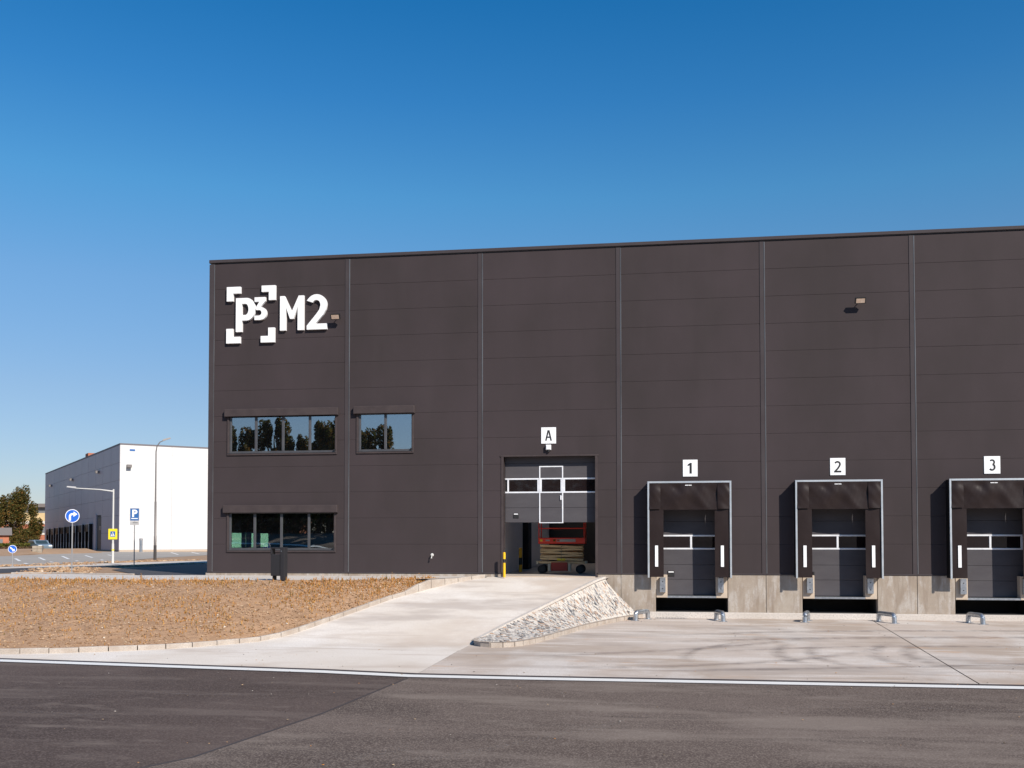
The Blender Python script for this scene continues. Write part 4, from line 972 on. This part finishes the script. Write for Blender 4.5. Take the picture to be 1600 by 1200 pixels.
t = thing('drain_grate', 'small dark slotted drain grate at the foot of the wall below dock 1', 'drain grate', (.7, 42.0, YD))
MB().cbox(.02, 1.3, 41.86, 42.16, YD + .001, YD + .012, .004).build('grate_frame', M['post'], t)
for k in range(10): MB().box(.08 + k * .12, .14 + k * .12, 41.9, 42.12, YD + .0125, YD + .015).build('grate_slot', M['black'], t)
def scuff_material():
    m = bpy.data.materials.new('pale_scuff'); m.use_nodes = True; N = m.node_tree.nodes; L = m.node_tree.links; b = N['Principled BSDF']
    b.inputs['Base Color'].default_value = (0.30, 0.255, 0.225, 1); b.inputs['Roughness'].default_value = 0.9
    t = N.new('ShaderNodeBsdfTransparent'); ms = N.new('ShaderNodeMixShader'); g = N.new('ShaderNodeNewGeometry'); n = N.new('ShaderNodeTexNoise')
    n.inputs['Scale'].default_value = 9; n.inputs['Detail'].default_value = 8; n.inputs['Roughness'].default_value = .75; L.new(g.outputs['Position'], n.inputs['Vector'])
    r = N.new('ShaderNodeMapRange'); r.inputs[1].default_value = 0.46; r.inputs[2].default_value = 0.66; r.inputs[4].default_value = .34; L.new(n.outputs[0], r.inputs[0])
    uv = N.new('ShaderNodeUVMap'); sp = N.new('ShaderNodeSeparateXYZ'); L.new(uv.outputs[0], sp.inputs[0]); cur = r.outputs[0]
    for ax, w in ((0, .5), (1, .3)):
        p = N.new('ShaderNodeMath'); p.operation = 'PINGPONG'; p.inputs[1].default_value = .5; L.new(sp.outputs[ax], p.inputs[0])
        q = N.new('ShaderNodeMapRange'); q.inputs[2].default_value = w; L.new(p.outputs[0], q.inputs[0])
        mu = N.new('ShaderNodeMath'); mu.operation = 'MULTIPLY'; L.new(cur, mu.inputs[0]); L.new(q.outputs[0], mu.inputs[1]); cur = mu.outputs[0]
    L.new(cur, ms.inputs[0]); L.new(t.outputs[0], ms.inputs[1]); L.new(b.outputs[0], ms.inputs[2]); L.new(ms.outputs[0], N['Material Output'].inputs[0]); return m
M['scuff'] = scuff_material()
for pth, w in (([(-5.2, 13.2), (-3.0, 15.0), (-.8, 17.8), (.2, 19.6)], .45), ([(-6.4, 12.4), (-4.6, 14.2), (-3.4, 16.2)], .5), ([(2, 13.2), (4.4, 14.6), (6.6, 16.4)], .4), ([(-12, 20.4), (-9.6, 20.0), (-7.6, 20.2)], .35), ([(1.2, 19.8), (4.6, 20.4), (8.6, 20.2)], .3), ([(-14, 17.2), (-11.6, 17.6), (-9.4, 17.2)], .3)):
    tyre(pth, w); ob = col.objects[-1]; ob.name = 'pale_scuff'; ob.data.materials.clear(); ob.data.materials.append(M['scuff'])
    
# small leaves and crumbs scattered on road and yard
lt = MB(); rl = random.Random(5)
for k in range(520):
    x = rl.uniform(-16, 14); y = rl.uniform(13, 42); z = YD + .006 if y > 24.2 else YD + .004
    if y > 29 and x < -1.2: continue
    r = rl.uniform(.008, .022); icoclod(lt, (x, y, z + r * .3), r, 1.4, 1, .5, rl.uniform(0, 3), rl)
lt.build('crumbs_and_leaves', island_mat('crumbs', [(0, (.5, .2, .04)), (.3, (.45, .33, .2)), (.6, (.05, .04, .035)), (1, (.55, .5, .44))], .9), kind='stuff')

# ------------------------------------------------------------------ road signs and lamps at the left
def disc(c, r, y0, y1, name, m, parent, n=32):
    b = MB(); b.tube([(c[0], y0, c[1]), (c[0], y1, c[1])], r, n); return b.build(name, m, parent)
def round_sign(x, y, zc, r, arrow, label, zg=0.0, facing=0, grp='blue round traffic signs'):
    t = thing('traffic_sign', label, 'traffic sign', (x, y, zg), grp)
    MB().tube([(x, y + .03, zg), (x, y + .03, zc + r * .6)], .032, 8).build('post', M['post'], t, smooth=True)
    MB().obox((x, y + .03), 0, .09, .09, zg, zg + .04).build('foot_plate', M['post'], t)
    p = disc((x, zc), r, y - .012, y, 'sign_plate', M['sign_white'], t); disc((x, zc), r * .91, y - .016, y - .0125, 'sign_face', M['sign_blue'], p)
    glyph('arrow', arrow, M['sign_white'], (x, y - .0165, zc), p, .003, r / .3)
    return t
turn = [[stroke([(-.10, -.21), (-.10, -.02)] + arc(-.01, -.02, .09, .10, 180, 90, 8)[1:] + [(.07, .08)], .085)], [[(.05, .20), (.05, -.04), (.21, .08)]]]
diag = [[stroke([(-.15, .13), (.06, -.07)], .09)], [[(.15, -.16), (-.04, -.16), (.14, .03)]]]
ts = round_sign(-27.4, 43.9, 2.73, .315, turn, 'tall blue round sign with white arrow bending right, on a grey post')
ts.rotation_euler.z = R(24)
t2 = round_sign(-38.1, 54.88, 1.04, .24, diag, 'small low blue round sign with white diagonal arrow at the far left'); t2.rotation_euler.z = R(28)
t3 = round_sign(-23.0, 28.2, 1.15, .30, turn, 'blue round sign outside the left edge of the photo, facing the windows', zg=-1.4); t3.rotation_euler.z = R(200)
# parking sign
t = thing('parking_sign', 'rectangular blue parking sign with white P on a thin grey post before the white building', 'traffic sign', (-30.24, 54.78, 0))
x, y = -30.24, 54.78
MB().tube([(x, y + .03, 0), (x, y + .03, 3.2)], .032, 8).build('post', M['post'], t, smooth=True)
MB().obox((x, y + .03), 0, .10, .10, 0, .05).build('foot_plate', M['post'], t)
pl = MB().cbox(x - .265, x + .265, y - .02, y, 2.62, 3.38, .004).build('sign_plate', M['sign_grey'], t)
MB().cbox(x - .235, x + .235, y - .026, y - .0205, 2.65, 3.35, .002).build('sign_face', M['sign_blue2'], pl)
glyph('letter', [[[(-.13, -.2), (-.035, -.2), (-.035, -.04)] + arc(.01, .08, .125, .12, -90, 90, 12) + [(-.13, .2)], [(-.035, .04), (-.035, .12)] + arc(.01, .08, .035, .04, 90, -90, 8)]], M['sign_white'], (x + .01, y - .0265, 3.07), pl, .003, 1.08)
MB().cbox(x - .18, x + .18, y - .03, y - .027, 2.74, 2.79, .001).build('text_strip', M['sign_white'], pl)
pl = MB().cbox(x - .245, x + .245, y - .02, y, 2.38, 2.60, .004).build('lower_plate', M['sign_grey'], t)
MB().cbox(x - .10, x + .18, y - .024, y - .0205, 2.50, 2.53, .001).build('text_strip', M['black_print'], pl)
t.rotation_euler.z = R(26); t.location = (-31.75, 57.5, 0); t.scale = (1.05, 1.05, 1.05)
# crosswalk lamp with yellow sign
x, y = -36.62, 63.5
t = thing('crosswalk_lamp', 'short pale street lamp with long arm to the left and yellow pedestrian crossing sign', 'street lamp', (x, y, 0), rz=R(20))
b = MB(); b.tube([(x, y, 0), (x, y, 1.3), (x, y, 1.32), (x, y, 5.05)], [.085, .085, .065, .055], 10); b.build('pole', M['post_light'], t, smooth=True)
b = MB(); b.tube([(x, y, 4.9), (x - .9, y, 5.02), (x - 2.45, y, 5.10)], [.06, .04, .032], 8); b.build('arm', M['post_light'], t, smooth=True)
b = MB(); b.add([(x - 3.0, y - .09, 5.16), (x - 2.4, y - .09, 5.08), (x - 2.4, y + .09, 5.08), (x - 3.0, y + .09, 5.16), (x - 2.95, y - .07, 5.24), (x - 2.4, y - .07, 5.2), (x - 2.4, y + .07, 5.2), (x - 2.95, y + .07, 5.24)],
                 [(3, 2, 1, 0), (4, 5, 6, 7), (0, 1, 5, 4), (1, 2, 6, 5), (2, 3, 7, 6), (3, 0, 4, 7)]); b.build('lamp_head', M['sign_grey'], t)
pl = MB().cbox(x - .29, x + .29, y - .11, y - .09, 1.62, 2.34, .01).build('sign_plate', M['sign_yellow'], t)
MB().cbox(x - .16, x + .16, y - .116, y - .1105, 1.79, 2.17, .002).build('sign_face', M['sign_blue2'], pl)
glyph('crossing_symbol', [[[(-.12, -.14), (.12, -.14), (.0, .15)]]], M['sign_white'], (x, y - .1165, 1.98), pl, .003)
glyph('crossing_figure', [[arc(0, .055, .025, .025, 0, 345, 8)], [stroke([(-.045, -.12), (0, -.01), (.045, -.12)], .028)], [stroke([(0, .03), (0, -.04)], .04)]], M['black_print'], (x, y - .1200, 1.98), pl, .003)
MB().tube([(x, y, .85), (x, y, .95)], .088, 10).build('yellow_band', M['sign_yellow'], t)
# tall street lamp
x, y = -39.16, 74.11
t = thing('street_lamp', 'tall thin grey street lamp with curved top before the white building', 'street lamp', (x, y, 0), rz=R(28))
MB().tube([(x, y, 0), (x, y, 1.15)], .12, 10).build('pole_base', M['post_black'], t, smooth=True)
b = MB(); b.tube([(x, y, 1.15), (x, y, 1.9), (x, y, 1.92), (x, y, 4.6), (x, y, 4.62), (x, y, 8.6)], [.105, .105, .09, .085, .065, .05], 10); b.build('pole', M['post_dark'], t, smooth=True)
b = MB(); b.tube([(x, y, 8.58), (x + .06, y, 9.0), (x + .28, y, 9.35), (x + .6, y, 9.52)], [.05, .045, .04, .035], 8); b.build('arm', M['post_dark'], t, smooth=True)
b = MB(); b.add([(x + .5, y - .1, 9.44), (x + 1.1, y - .08, 9.66), (x + 1.1, y + .08, 9.66), (x + .5, y + .1, 9.44), (x + .5, y - .08, 9.58), (x + 1.05, y - .05, 9.76), (x + 1.05, y + .05, 9.76), (x + .5, y + .08, 9.58)],
                 [(3, 2, 1, 0), (4, 5, 6, 7), (0, 1, 5, 4), (1, 2, 6, 5), (2, 3, 7, 6), (3, 0, 4, 7)]); b.build('lamp_head', M['post_dark'], t)

# ------------------------------------------------------------------ WHITE BUILDING
wb = thing('white_warehouse', 'large white warehouse with grey shaded dock side, far behind at the left', 'warehouse', (-71.16, 124.95, 0), rz=R(40.5))
HT = 14.5
MB().box(.05, 60, .05, 72, -.6, HT - .3).build('wall_core', M['grey_trim'], wb, local=True)
MB().box(-.05, 60.1, -.05, .3, HT - .12, HT + .1).add([], []).box(-.05, .3, .3, 72.1, HT - .12, HT + .1).build('parapet_cap', M['grey_trim'], wb, local=True)
proto = None
for kx in range(12):
    for kz_ in range(6):
        z0, z1 = .15 + kz_ * 2.37, .15 + (kz_ + 1) * 2.37; y0, y1 = 6 * kx, 6 * kx + 6
        if kx == 2 and kz_ < 2:      # beside the tall door
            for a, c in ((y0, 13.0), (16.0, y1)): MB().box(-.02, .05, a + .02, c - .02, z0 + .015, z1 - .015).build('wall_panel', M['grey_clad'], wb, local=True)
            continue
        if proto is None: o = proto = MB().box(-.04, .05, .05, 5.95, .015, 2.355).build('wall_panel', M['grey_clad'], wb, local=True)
        else: o = proto.copy(); col.objects.link(o)
        o.location = (0, y0, z0)
proto = None
for kx in range(4):
    for kz_ in range(12):
        x0 = 0 if kx == 0 else 6.8 + 6 * (kx - 1); w = 6.8 if kx == 0 else 6
        if kx < 2 or proto is None:
            if kx == 1 and kz_ == 0 or kx == 0: pass
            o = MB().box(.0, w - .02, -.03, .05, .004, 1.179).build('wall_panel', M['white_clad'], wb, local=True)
        o.location = (x0 + .0, 0, .22 + kz_ * 1.183)
MB().box(24.8, 60, -.03, .05, .22, HT - .12).build('end_cladding', M['white_clad'], wb, local=True)
MB().box(.0, 60, -.06, .05, -.6, .2).build('plinth_block', M['console'], wb, local=True)
MB().box(-.06, .05, .06, 72, -1.6, .13).build('plinth_block', M['blocks'], wb, local=True)
MB().box(1.0, 59, 1, 71, HT - .32, HT - .28).build('roof', M['roof'], wb, local=True)
o = MB().box(-.04, .04, 13.0, 16.0, 0, 5.2).build('tall_door', M['black'], wb, local=True)
MB().box(-.25, .0, 16.0, 17.6, .0, 5.3).build('door_frame', M['grey_clad'], wb, local=True)
MB().box(-.07, -.045, 13.1, 14.2, 3.0, 3.6).build('door_pane', M['old_glass'], o, local=True)
MB().box(1.2, 3.2, 32.0, 34.6, HT - .3, HT + 1.2).build('roof_vent', M['brick'], wb, local=True)
MB().box(1.2, 1.9, -.06, -.03, 13.6, 13.85).build('logo_plate', M['sign_blue2'], wb, local=True)
def far_lamp(name_lab, lx, ly, z):
    v = wb.matrix_basis @ Vector((lx, ly, z)); 
    t = thing('far_floodlight', name_lab, 'floodlight', tuple(v), 'floodlights on the white warehouse', rz=R(40.5))
    return t
for lab, lx, ly, z, side in (('floodlight nearest the corner on the shaded grey side of the white warehouse', -.3, 14.9, 11.5, 0), ('middle floodlight on the shaded grey side of the white warehouse', -.3, 38.6, 11.6, 0),
                             ('farthest floodlight on the shaded grey side of the white warehouse', -.3, 63.0, 11.7, 0), ('dark floodlight on the sunlit white end wall near its corner', 1.1, -.35, 11.5, 1)):
    t = far_lamp(lab, lx, ly, z)
    MB().box(-.3, .3, -.3, .3, -.16, .22).build('lamp_housing', M['post_dark'], t, local=True)
    if side: MB().box(-.06, .06, .3, .36, -.1, .1).build('bracket_arm', M['post_dark'], t, local=True)
    else: MB().box(.28, .34, -1.2, 1.2, -.04, .04).build('bracket_arm', M['post_dark'], t, local=True)
# shelters on the far building, copies of the near one
for k in range(8):
    tcen = 21.3 + 6.05 * k; c = copy_tree(sh0)
    v = wb.matrix_basis @ Vector((-.03, tcen, 0)); c.location = (v.x, v.y, -1.45 - .05 * k); c.rotation_euler = (0, 0, R(-49.5))
    c['group'] = 'dock shelters on the far white warehouse'
    c['label'] = ['dark dock shelter nearest the tall door on the far warehouse', 'second dark dock shelter counted from the tall door of the far warehouse', 'third dark dock shelter counted from the tall door of the far warehouse',
                  'fourth dark dock shelter counted from the tall door of the far warehouse', 'fifth dark dock shelter counted from the tall door of the far warehouse', 'third dark dock shelter from the far end of the far warehouse',
                  'second dark dock shelter from the far end of the far warehouse', 'last dark dock shelter at the far end of the far warehouse'][k]
# vent pipe in front of the white wall
t = thing('vent_pipe', 'short white vent pipe with grey cap standing by the white wall', 'vent pipe', (-67.3, 123.6, 0))
MB().tube([(-67.3, 123.6, 0), (-67.3, 123.6, 1.5)], .21, 16).build('pipe', M['galv'], t, smooth=True)
MB().tube([(-67.3, 123.6, 1.5), (-67.3, 123.6, 1.72), (-67.3, 123.6, 1.8)], [.24, .24, .12], 16).build('pipe_cap', M['post'], t)

# ------------------------------------------------------------------ far left: old factory, shed, hedge, car, blocks, trees
fa = thing('old_factory', 'old yellow and red brick factory behind the tree', 'factory', (-142, 205, 0), rz=R(14))
wdt = 60
MB().box(-55, 22, 0, 30, 0, 5.3).build('brick_wall', M['brick'], fa, local=True)
MB().box(-55, 22, .1, 30, 5.3, 7.6).build('upper_wall', M['plaster'], fa, local=True)
MB().box(-55, 22, .3, 30, 7.6, 8.9).build('clerestory', M['old_glass'], fa, local=True)
MB().box(-56, 22.4, -.6, 31, 8.9, 9.7).build('roof', M['old_roof'], fa, local=True)
for z0, z1 in ((5.1, 5.8), (2.7, 3.1), (.9, 1.3)): MB().box(-55, 22.05, -.12, -.0, z0, z1).build('string_course', M['band'], fa, local=True)
for k in range(12):
    x = -50 + 6 * k
    MB().box(x, x + 2.6, -.06, -.02, 3.0, 4.6).build('window', M['old_glass'], fa, local=True)
    MB().box(x + 3.6, x + 4.4, -.28, -.02, 0, 4.74).build('pier', M['brick'], fa, local=True)
sd = thing('brick_shed', 'low brick shed with grey pitched roof at the left edge below the tree', 'shed', (-96.6, 132, -.3), rz=R(36))
MB().box(-6, 3.6, 0, 5, -.1, 2.6).build('wall', M['brick'], sd, local=True)
b = MB(); b.add([(-6.3, -.4, 2.55), (4.0, -.4, 2.55), (4.0, 5.4, 2.55), (-6.3, 5.4, 2.55), (-6.3, 2.5, 3.7), (4.0, 2.5, 3.7)], [(0, 1, 5, 4), (2, 3, 4, 5), (1, 2, 5), (3, 0, 4), (3, 2, 1, 0)]); b.build('roof', M['old_roof'], sd, local=True)
MB().box(1.6, 2.8, -.03, 0, .9, 2.0).build('window', M['old_glass'], sd, local=True)

def leaf_cloud(b, c, rx, ry, rz, n, size, rr, shell=.55):
    for k in range(n):
        while True:
            p = Vector((rr.uniform(-1, 1), rr.uniform(-1, 1), rr.uniform(-1, 1)))
            if shell < p.length < 1: break
        q = Vector((c[0] + p.x * rx, c[1] + p.y * ry, c[2] + p.z * rz)); s = size * rr.uniform(.6, 1.3)
        a = Vector((rr.gauss(0, 1), rr.gauss(0, 1), rr.gauss(0, 1))).normalized(); e = a.orthogonal().normalized(); f = a.cross(e)
        b.add([q - e * s, q - f * s * .6, q + e * s, q + f * s * .6], [(0, 1, 2, 3)])
def tree(name, label, x, y, h, w, seed, dens=1.0, lm='leaf', grp=None, size=.16, z=0, upright=False):
    rr = random.Random(seed); t = thing(name, label, 'tree', (x, y, z), grp)
    tr = MB(); cr = MB()
    tr.tube([(x, y, z), (x + rr.uniform(-.1, .1), y, z + h * .3), (x + rr.uniform(-.3, .3), y, z + h * .6), (x, y, z + h * .9)], [h * .03, h * .022, h * .013, .02], 8)
    nb = 34 if upright else 26
    for k in range(nb):
        f = rr.random() ** .8; zz = h * (.14 + .78 * f); ang = rr.uniform(0, 6.28)
        prof = math.sin(min(1, (f * .93 + .2)) * math.pi) ** .6 if not upright else (.55 + .45 * math.sin((f * .8 + .15) * math.pi))
        rad = w * .5 * prof * rr.uniform(.35, .95)
        cx, cy = x + math.cos(ang) * rad, y + math.sin(ang) * rad
        tr.tube([(x, y, z + zz * .6), (x + (cx - x) * .6, y + (cy - y) * .6, z + zz * .88), (cx, cy, z + zz)], [h * .009, h * .005, .01], 5)
        rc = w * rr.uniform(.12, .22)
        leaf_cloud(cr, (cx, cy, z + zz), rc * (.65 if upright else 1), rc * (.65 if upright else 1), rc * (1.5 if upright else .8), int(230 * dens), size, rr, .3)
    tr.build('trunk', M['bark'], t, smooth=True); cr.build('crown', M[lm], t)
    return t
tree('deciduous_tree', 'big green and rust coloured tree at the left before the old factory', -112.2, 163, 10.4, 7.6, 3, 2.0, size=.17, upright=True)
tree('deciduous_tree', 'smaller green tree cut by the left edge beside the big tree', -120.8, 160, 6.6, 5, 9, .9, 'leaf_green', size=.16)
tree('shrub', 'small orange brown bush at the foot of the old factory, right of the big tree', -103.5, 150, 2.8, 2.4, 15, .3, size=.12)
tree('shrub', 'dark bush between the brick shed and the big tree', -93.6, 138, 3.0, 3.6, 17, .5, size=.13)
def hedge(name, label, pts, w, h, n, lm, seed, cat='hedge', z=0, ls=1.0):
    rr = random.Random(seed); b = MB()
    for k in range(n):
        t_ = rr.random() * (len(pts) - 1); i = int(t_); f = t_ - i
        x = pts[i][0] + (pts[i + 1][0] - pts[i][0]) * f; y = pts[i][1] + (pts[i + 1][1] - pts[i][1]) * f
        hh = h * (.75 + .35 * mn.noise(Vector((x * .6, y * .6, seed))))
        q = Vector((x + rr.uniform(-w, w) * .5, y + rr.uniform(-w, w) * .5, z + hh * rr.random() ** .6)); s = rr.uniform(.06, .16) * ls
        a = Vector((rr.gauss(0, 1), rr.gauss(0, 1), rr.gauss(0, 1))).normalized(); e = a.orthogonal().normalized(); g = a.cross(e)
        b.add([q - e * s, q - g * s * .6, q + e * s, q + g * s * .6], [(0, 1, 2, 3)])
    return props(b.build(name, M[lm]), label, cat)
hedge('green_hedge', 'low yellow green hedge below the big tree at the left', [(-97, 112.5), (-84, 114.5), (-77.5, 115)], 1.6, 1.35, 9000, 'leaf_green', 21)
hedge('brown_hedge', 'low brown dry hedge in front of the green hedge', [(-94, 108), (-82, 109.5), (-74.5, 110)], 1.8, .95, 8000, 'leaf_brown', 22)
b = MB()
for i in range(30):
    for j in range(8):
        x = -96 + i * 1.0; y = 93 + (x + 96) * .22 + j * 2.1; b.v.append((x, y, (.0 if j == 0 else .55 * math.sin(min(1, j / 4) * math.pi / 2)) * (1 if i < 27 else (29 - i) / 2) + .05 * mn.noise(Vector((x, y, 2))) - .03))
for i in range(29):
    for j in range(7): k = i * 8 + j; b.f.append((k, k + 8, k + 9, k + 1))
b.build('earth_bank', M['dirt'], smooth=True, kind='structure')
bl = thing('block_stack', 'grey concrete block retaining wall end beside the far docks', 'wall', (-68.6, 103.2, 0), rz=R(30))
for k in range(3):
    for j in range(2): MB().cbox(-.52 + .5 * j + .01, -.02 + .5 * j, -.4, 3.2, -.1 + k * .34, .23 + k * .34, .02).build('concrete_block', M['blocks'], bl, local=True)
# parked car
ca = thing('parked_car', 'silver blue parked car seen past the hedge by the far docks', 'car', (-76.2, 115.0, .15), rz=R(-38))
prof = [(-2.1, .3), (2.1, .3), (2.15, .65), (2.0, .82), (1.1, .95), (.45, 1.38), (-1.0, 1.42), (-1.75, 1.0), (-2.12, .9)]
b = MB(); n = len(prof)
b.add([(p[0], -.85, p[1]) for p in prof] + [(p[0], .85, p[1]) for p in prof], [tuple(range(n))[::-1], tuple(range(n, 2 * n))] + [(i, (i + 1) % n, n + (i + 1) % n, n + i) for i in range(n)])
b.build('car_body', M['car'], ca, local=True)
for y in (-.86, .86):
    MB().add([(.95, y, .97), (.42, y, 1.32), (-.95, y, 1.35), (-1.5, y, 1.02)], [(0, 1, 2, 3)]).build('side_window', M['car_glass'], ca, local=True)
MB().add([(1.12, -.7, .975), (1.12, .7, .975), (.52, .65, 1.36), (.52, -.65, 1.36)], [(0, 1, 2, 3)]).build('windscreen', M['car_glass'], ca, local=True)
for x in (-1.3, 1.35):
    for y in (-.88, .68): MB().tube([(x, y, .3), (x, y + .2, .3)], .31, 16).build('wheel', M['rubber'], ca, local=True)
for y in (-.6, .6): MB().box(2.05, 2.16, y - .2, y + .2, .62, .78).build('headlight', M['car_lamp'], ca, local=True)

# ------------------------------------------------------------------ what stands behind the camera (seen mirrored in the windows)
b = MB()
for i in range(61):
    for j in range(14):
        x = -150 + i * 5; y = -12 - j * 1.7 if j < 13 else -120; b.v.append((x, y, YD - .04 + [0, .15, .4, .75, 1.15, 1.6, 2.05, 2.5, 2.95, 3.35, 3.7, 3.95, 4.1, 4.3][j]))
for i in range(60):
    for j in range(13): k = i * 14 + j; b.f.append((k, k + 14, k + 15, k + 1))
b.build('opposite_slope', M['asph_old'], smooth=True, kind='structure')
strip('slope_kerb_line', [(-70, -24), (-46, -25.5), (-38, -24.2), (-34, -21.5), (-31, -17)], 0, .5, 0, M['paint'])
for v_ in bpy.data.objects['slope_kerb_line'].data.vertices:
    v_.co.z = lerp([-29.0, -27.3, -25.6, -23.9, -22.2, -20.5, -18.8, -17.1, -15.4, -12], [YD + 3.72, YD + 3.37, YD + 2.97, YD + 2.52, YD + 2.07, YD + 1.62, YD + 1.17, YD + .77, YD + .42, YD + .02], v_.co.y)
spots = [(-47.5, -35, 15.2, 'leaf'), (-40.0, -34, 14.6, 'leaf'), (-45.0, -36, 13.2, 'leaf'), (-33.8, -33, 13.6, 'leaf'), (-42.7, -38, 12.0, 'leaf'), (-51.5, -33, 14.0, 'leaf'), (-57, -36, 12.5, 'leaf'), (-28.5, -36, 9, 'leaf'), (-20, -36, 9, 'leaf'), (-8, -42, 10, 'leaf'), (6, -38, 9, 'leaf'), (20, -40, 11, 'leaf'), (-38, -44, 10, 'leaf'), (36, -38, 10, 'leaf')]
br = thing('brick_house', 'red brick house between the trees opposite the warehouse, seen mirrored in the windows', 'house', (-51.5, -40, 2.2))
MB().box(-55.5, -46.5, -46, -40, 2.2, 12.5).build('wall', M['brick'], br)
MB().box(-56, -46, -46.5, -39.5, 12.5, 13.1).build('roof', M['old_roof'], br)
for kk in range(3):
    for kz2 in range(3): MB().box(-54.6 + kk * 2.9, -53.0 + kk * 2.9, -39.99, -39.95, 3.6 + kz2 * 3.1, 5.4 + kz2 * 3.1).build('window', M['band'], br)
protos = [tree('deciduous_tree', 'leafy tree opposite the warehouse, seen only as a mirror image in the windows', spots[0][0], spots[0][1], 15.2, 5.5, 31, 1.0, size=.24, z=2.0, upright=True, grp='trees on the bank opposite the warehouse'),
          tree('deciduous_tree', 'leafy tree opposite the warehouse, seen only as a mirror image in the windows', spots[1][0], spots[1][1], 14.6, 6.0, 32, 1.0, size=.24, z=2.0, upright=True, grp='trees on the bank opposite the warehouse')]
cmap = {}
for c in bpy.data.objects:
    if c.parent: cmap.setdefault(c.parent.name, []).append(c)
for i, (x, y, h, lm) in enumerate(spots[2:]):
    p = protos[i % 2]; c = copy_tree(p, None, cmap); c.location = (x, y, 2.0); s = h / (15.2 if i % 2 == 0 else 14.6); c.scale = (s, s, s); c.rotation_euler.z = i * 1.3
bt = MB(); rt = random.Random(77)
for k in range(52000):
    x = rt.uniform(-95, 50); y = -44 + rt.uniform(-3, 3)
    hh = 8.2 + 3.6 * mn.noise(Vector((x * .16, 2, 5))) + 2.2 * mn.noise(Vector((x * .5, 7, 1)))
    q = Vector((x, y, 2.0 + max(1, hh) * rt.random() ** .55)); s_ = rt.uniform(.12, .34)
    a = Vector((rt.gauss(0, 1), rt.gauss(0, 1), rt.gauss(0, 1))).normalized(); e = a.orthogonal().normalized(); g = a.cross(e)
    bt.add([q - e * s_, q - g * s_ * .6, q + e * s_, q + g * s_ * .6], [(0, 1, 2, 3)])
bt.build('far_wood', M['leaf'], kind='stuff')
hedge('scrub_belt', 'belt of dry scrub on the bank opposite the warehouse', [(-100, -36), (-60, -34), (-20, -35), (30, -36), (50, -37)], 4, 6.0, 42000, 'leaf_brown', 41, 'scrub', z=2.0, ls=2.2)
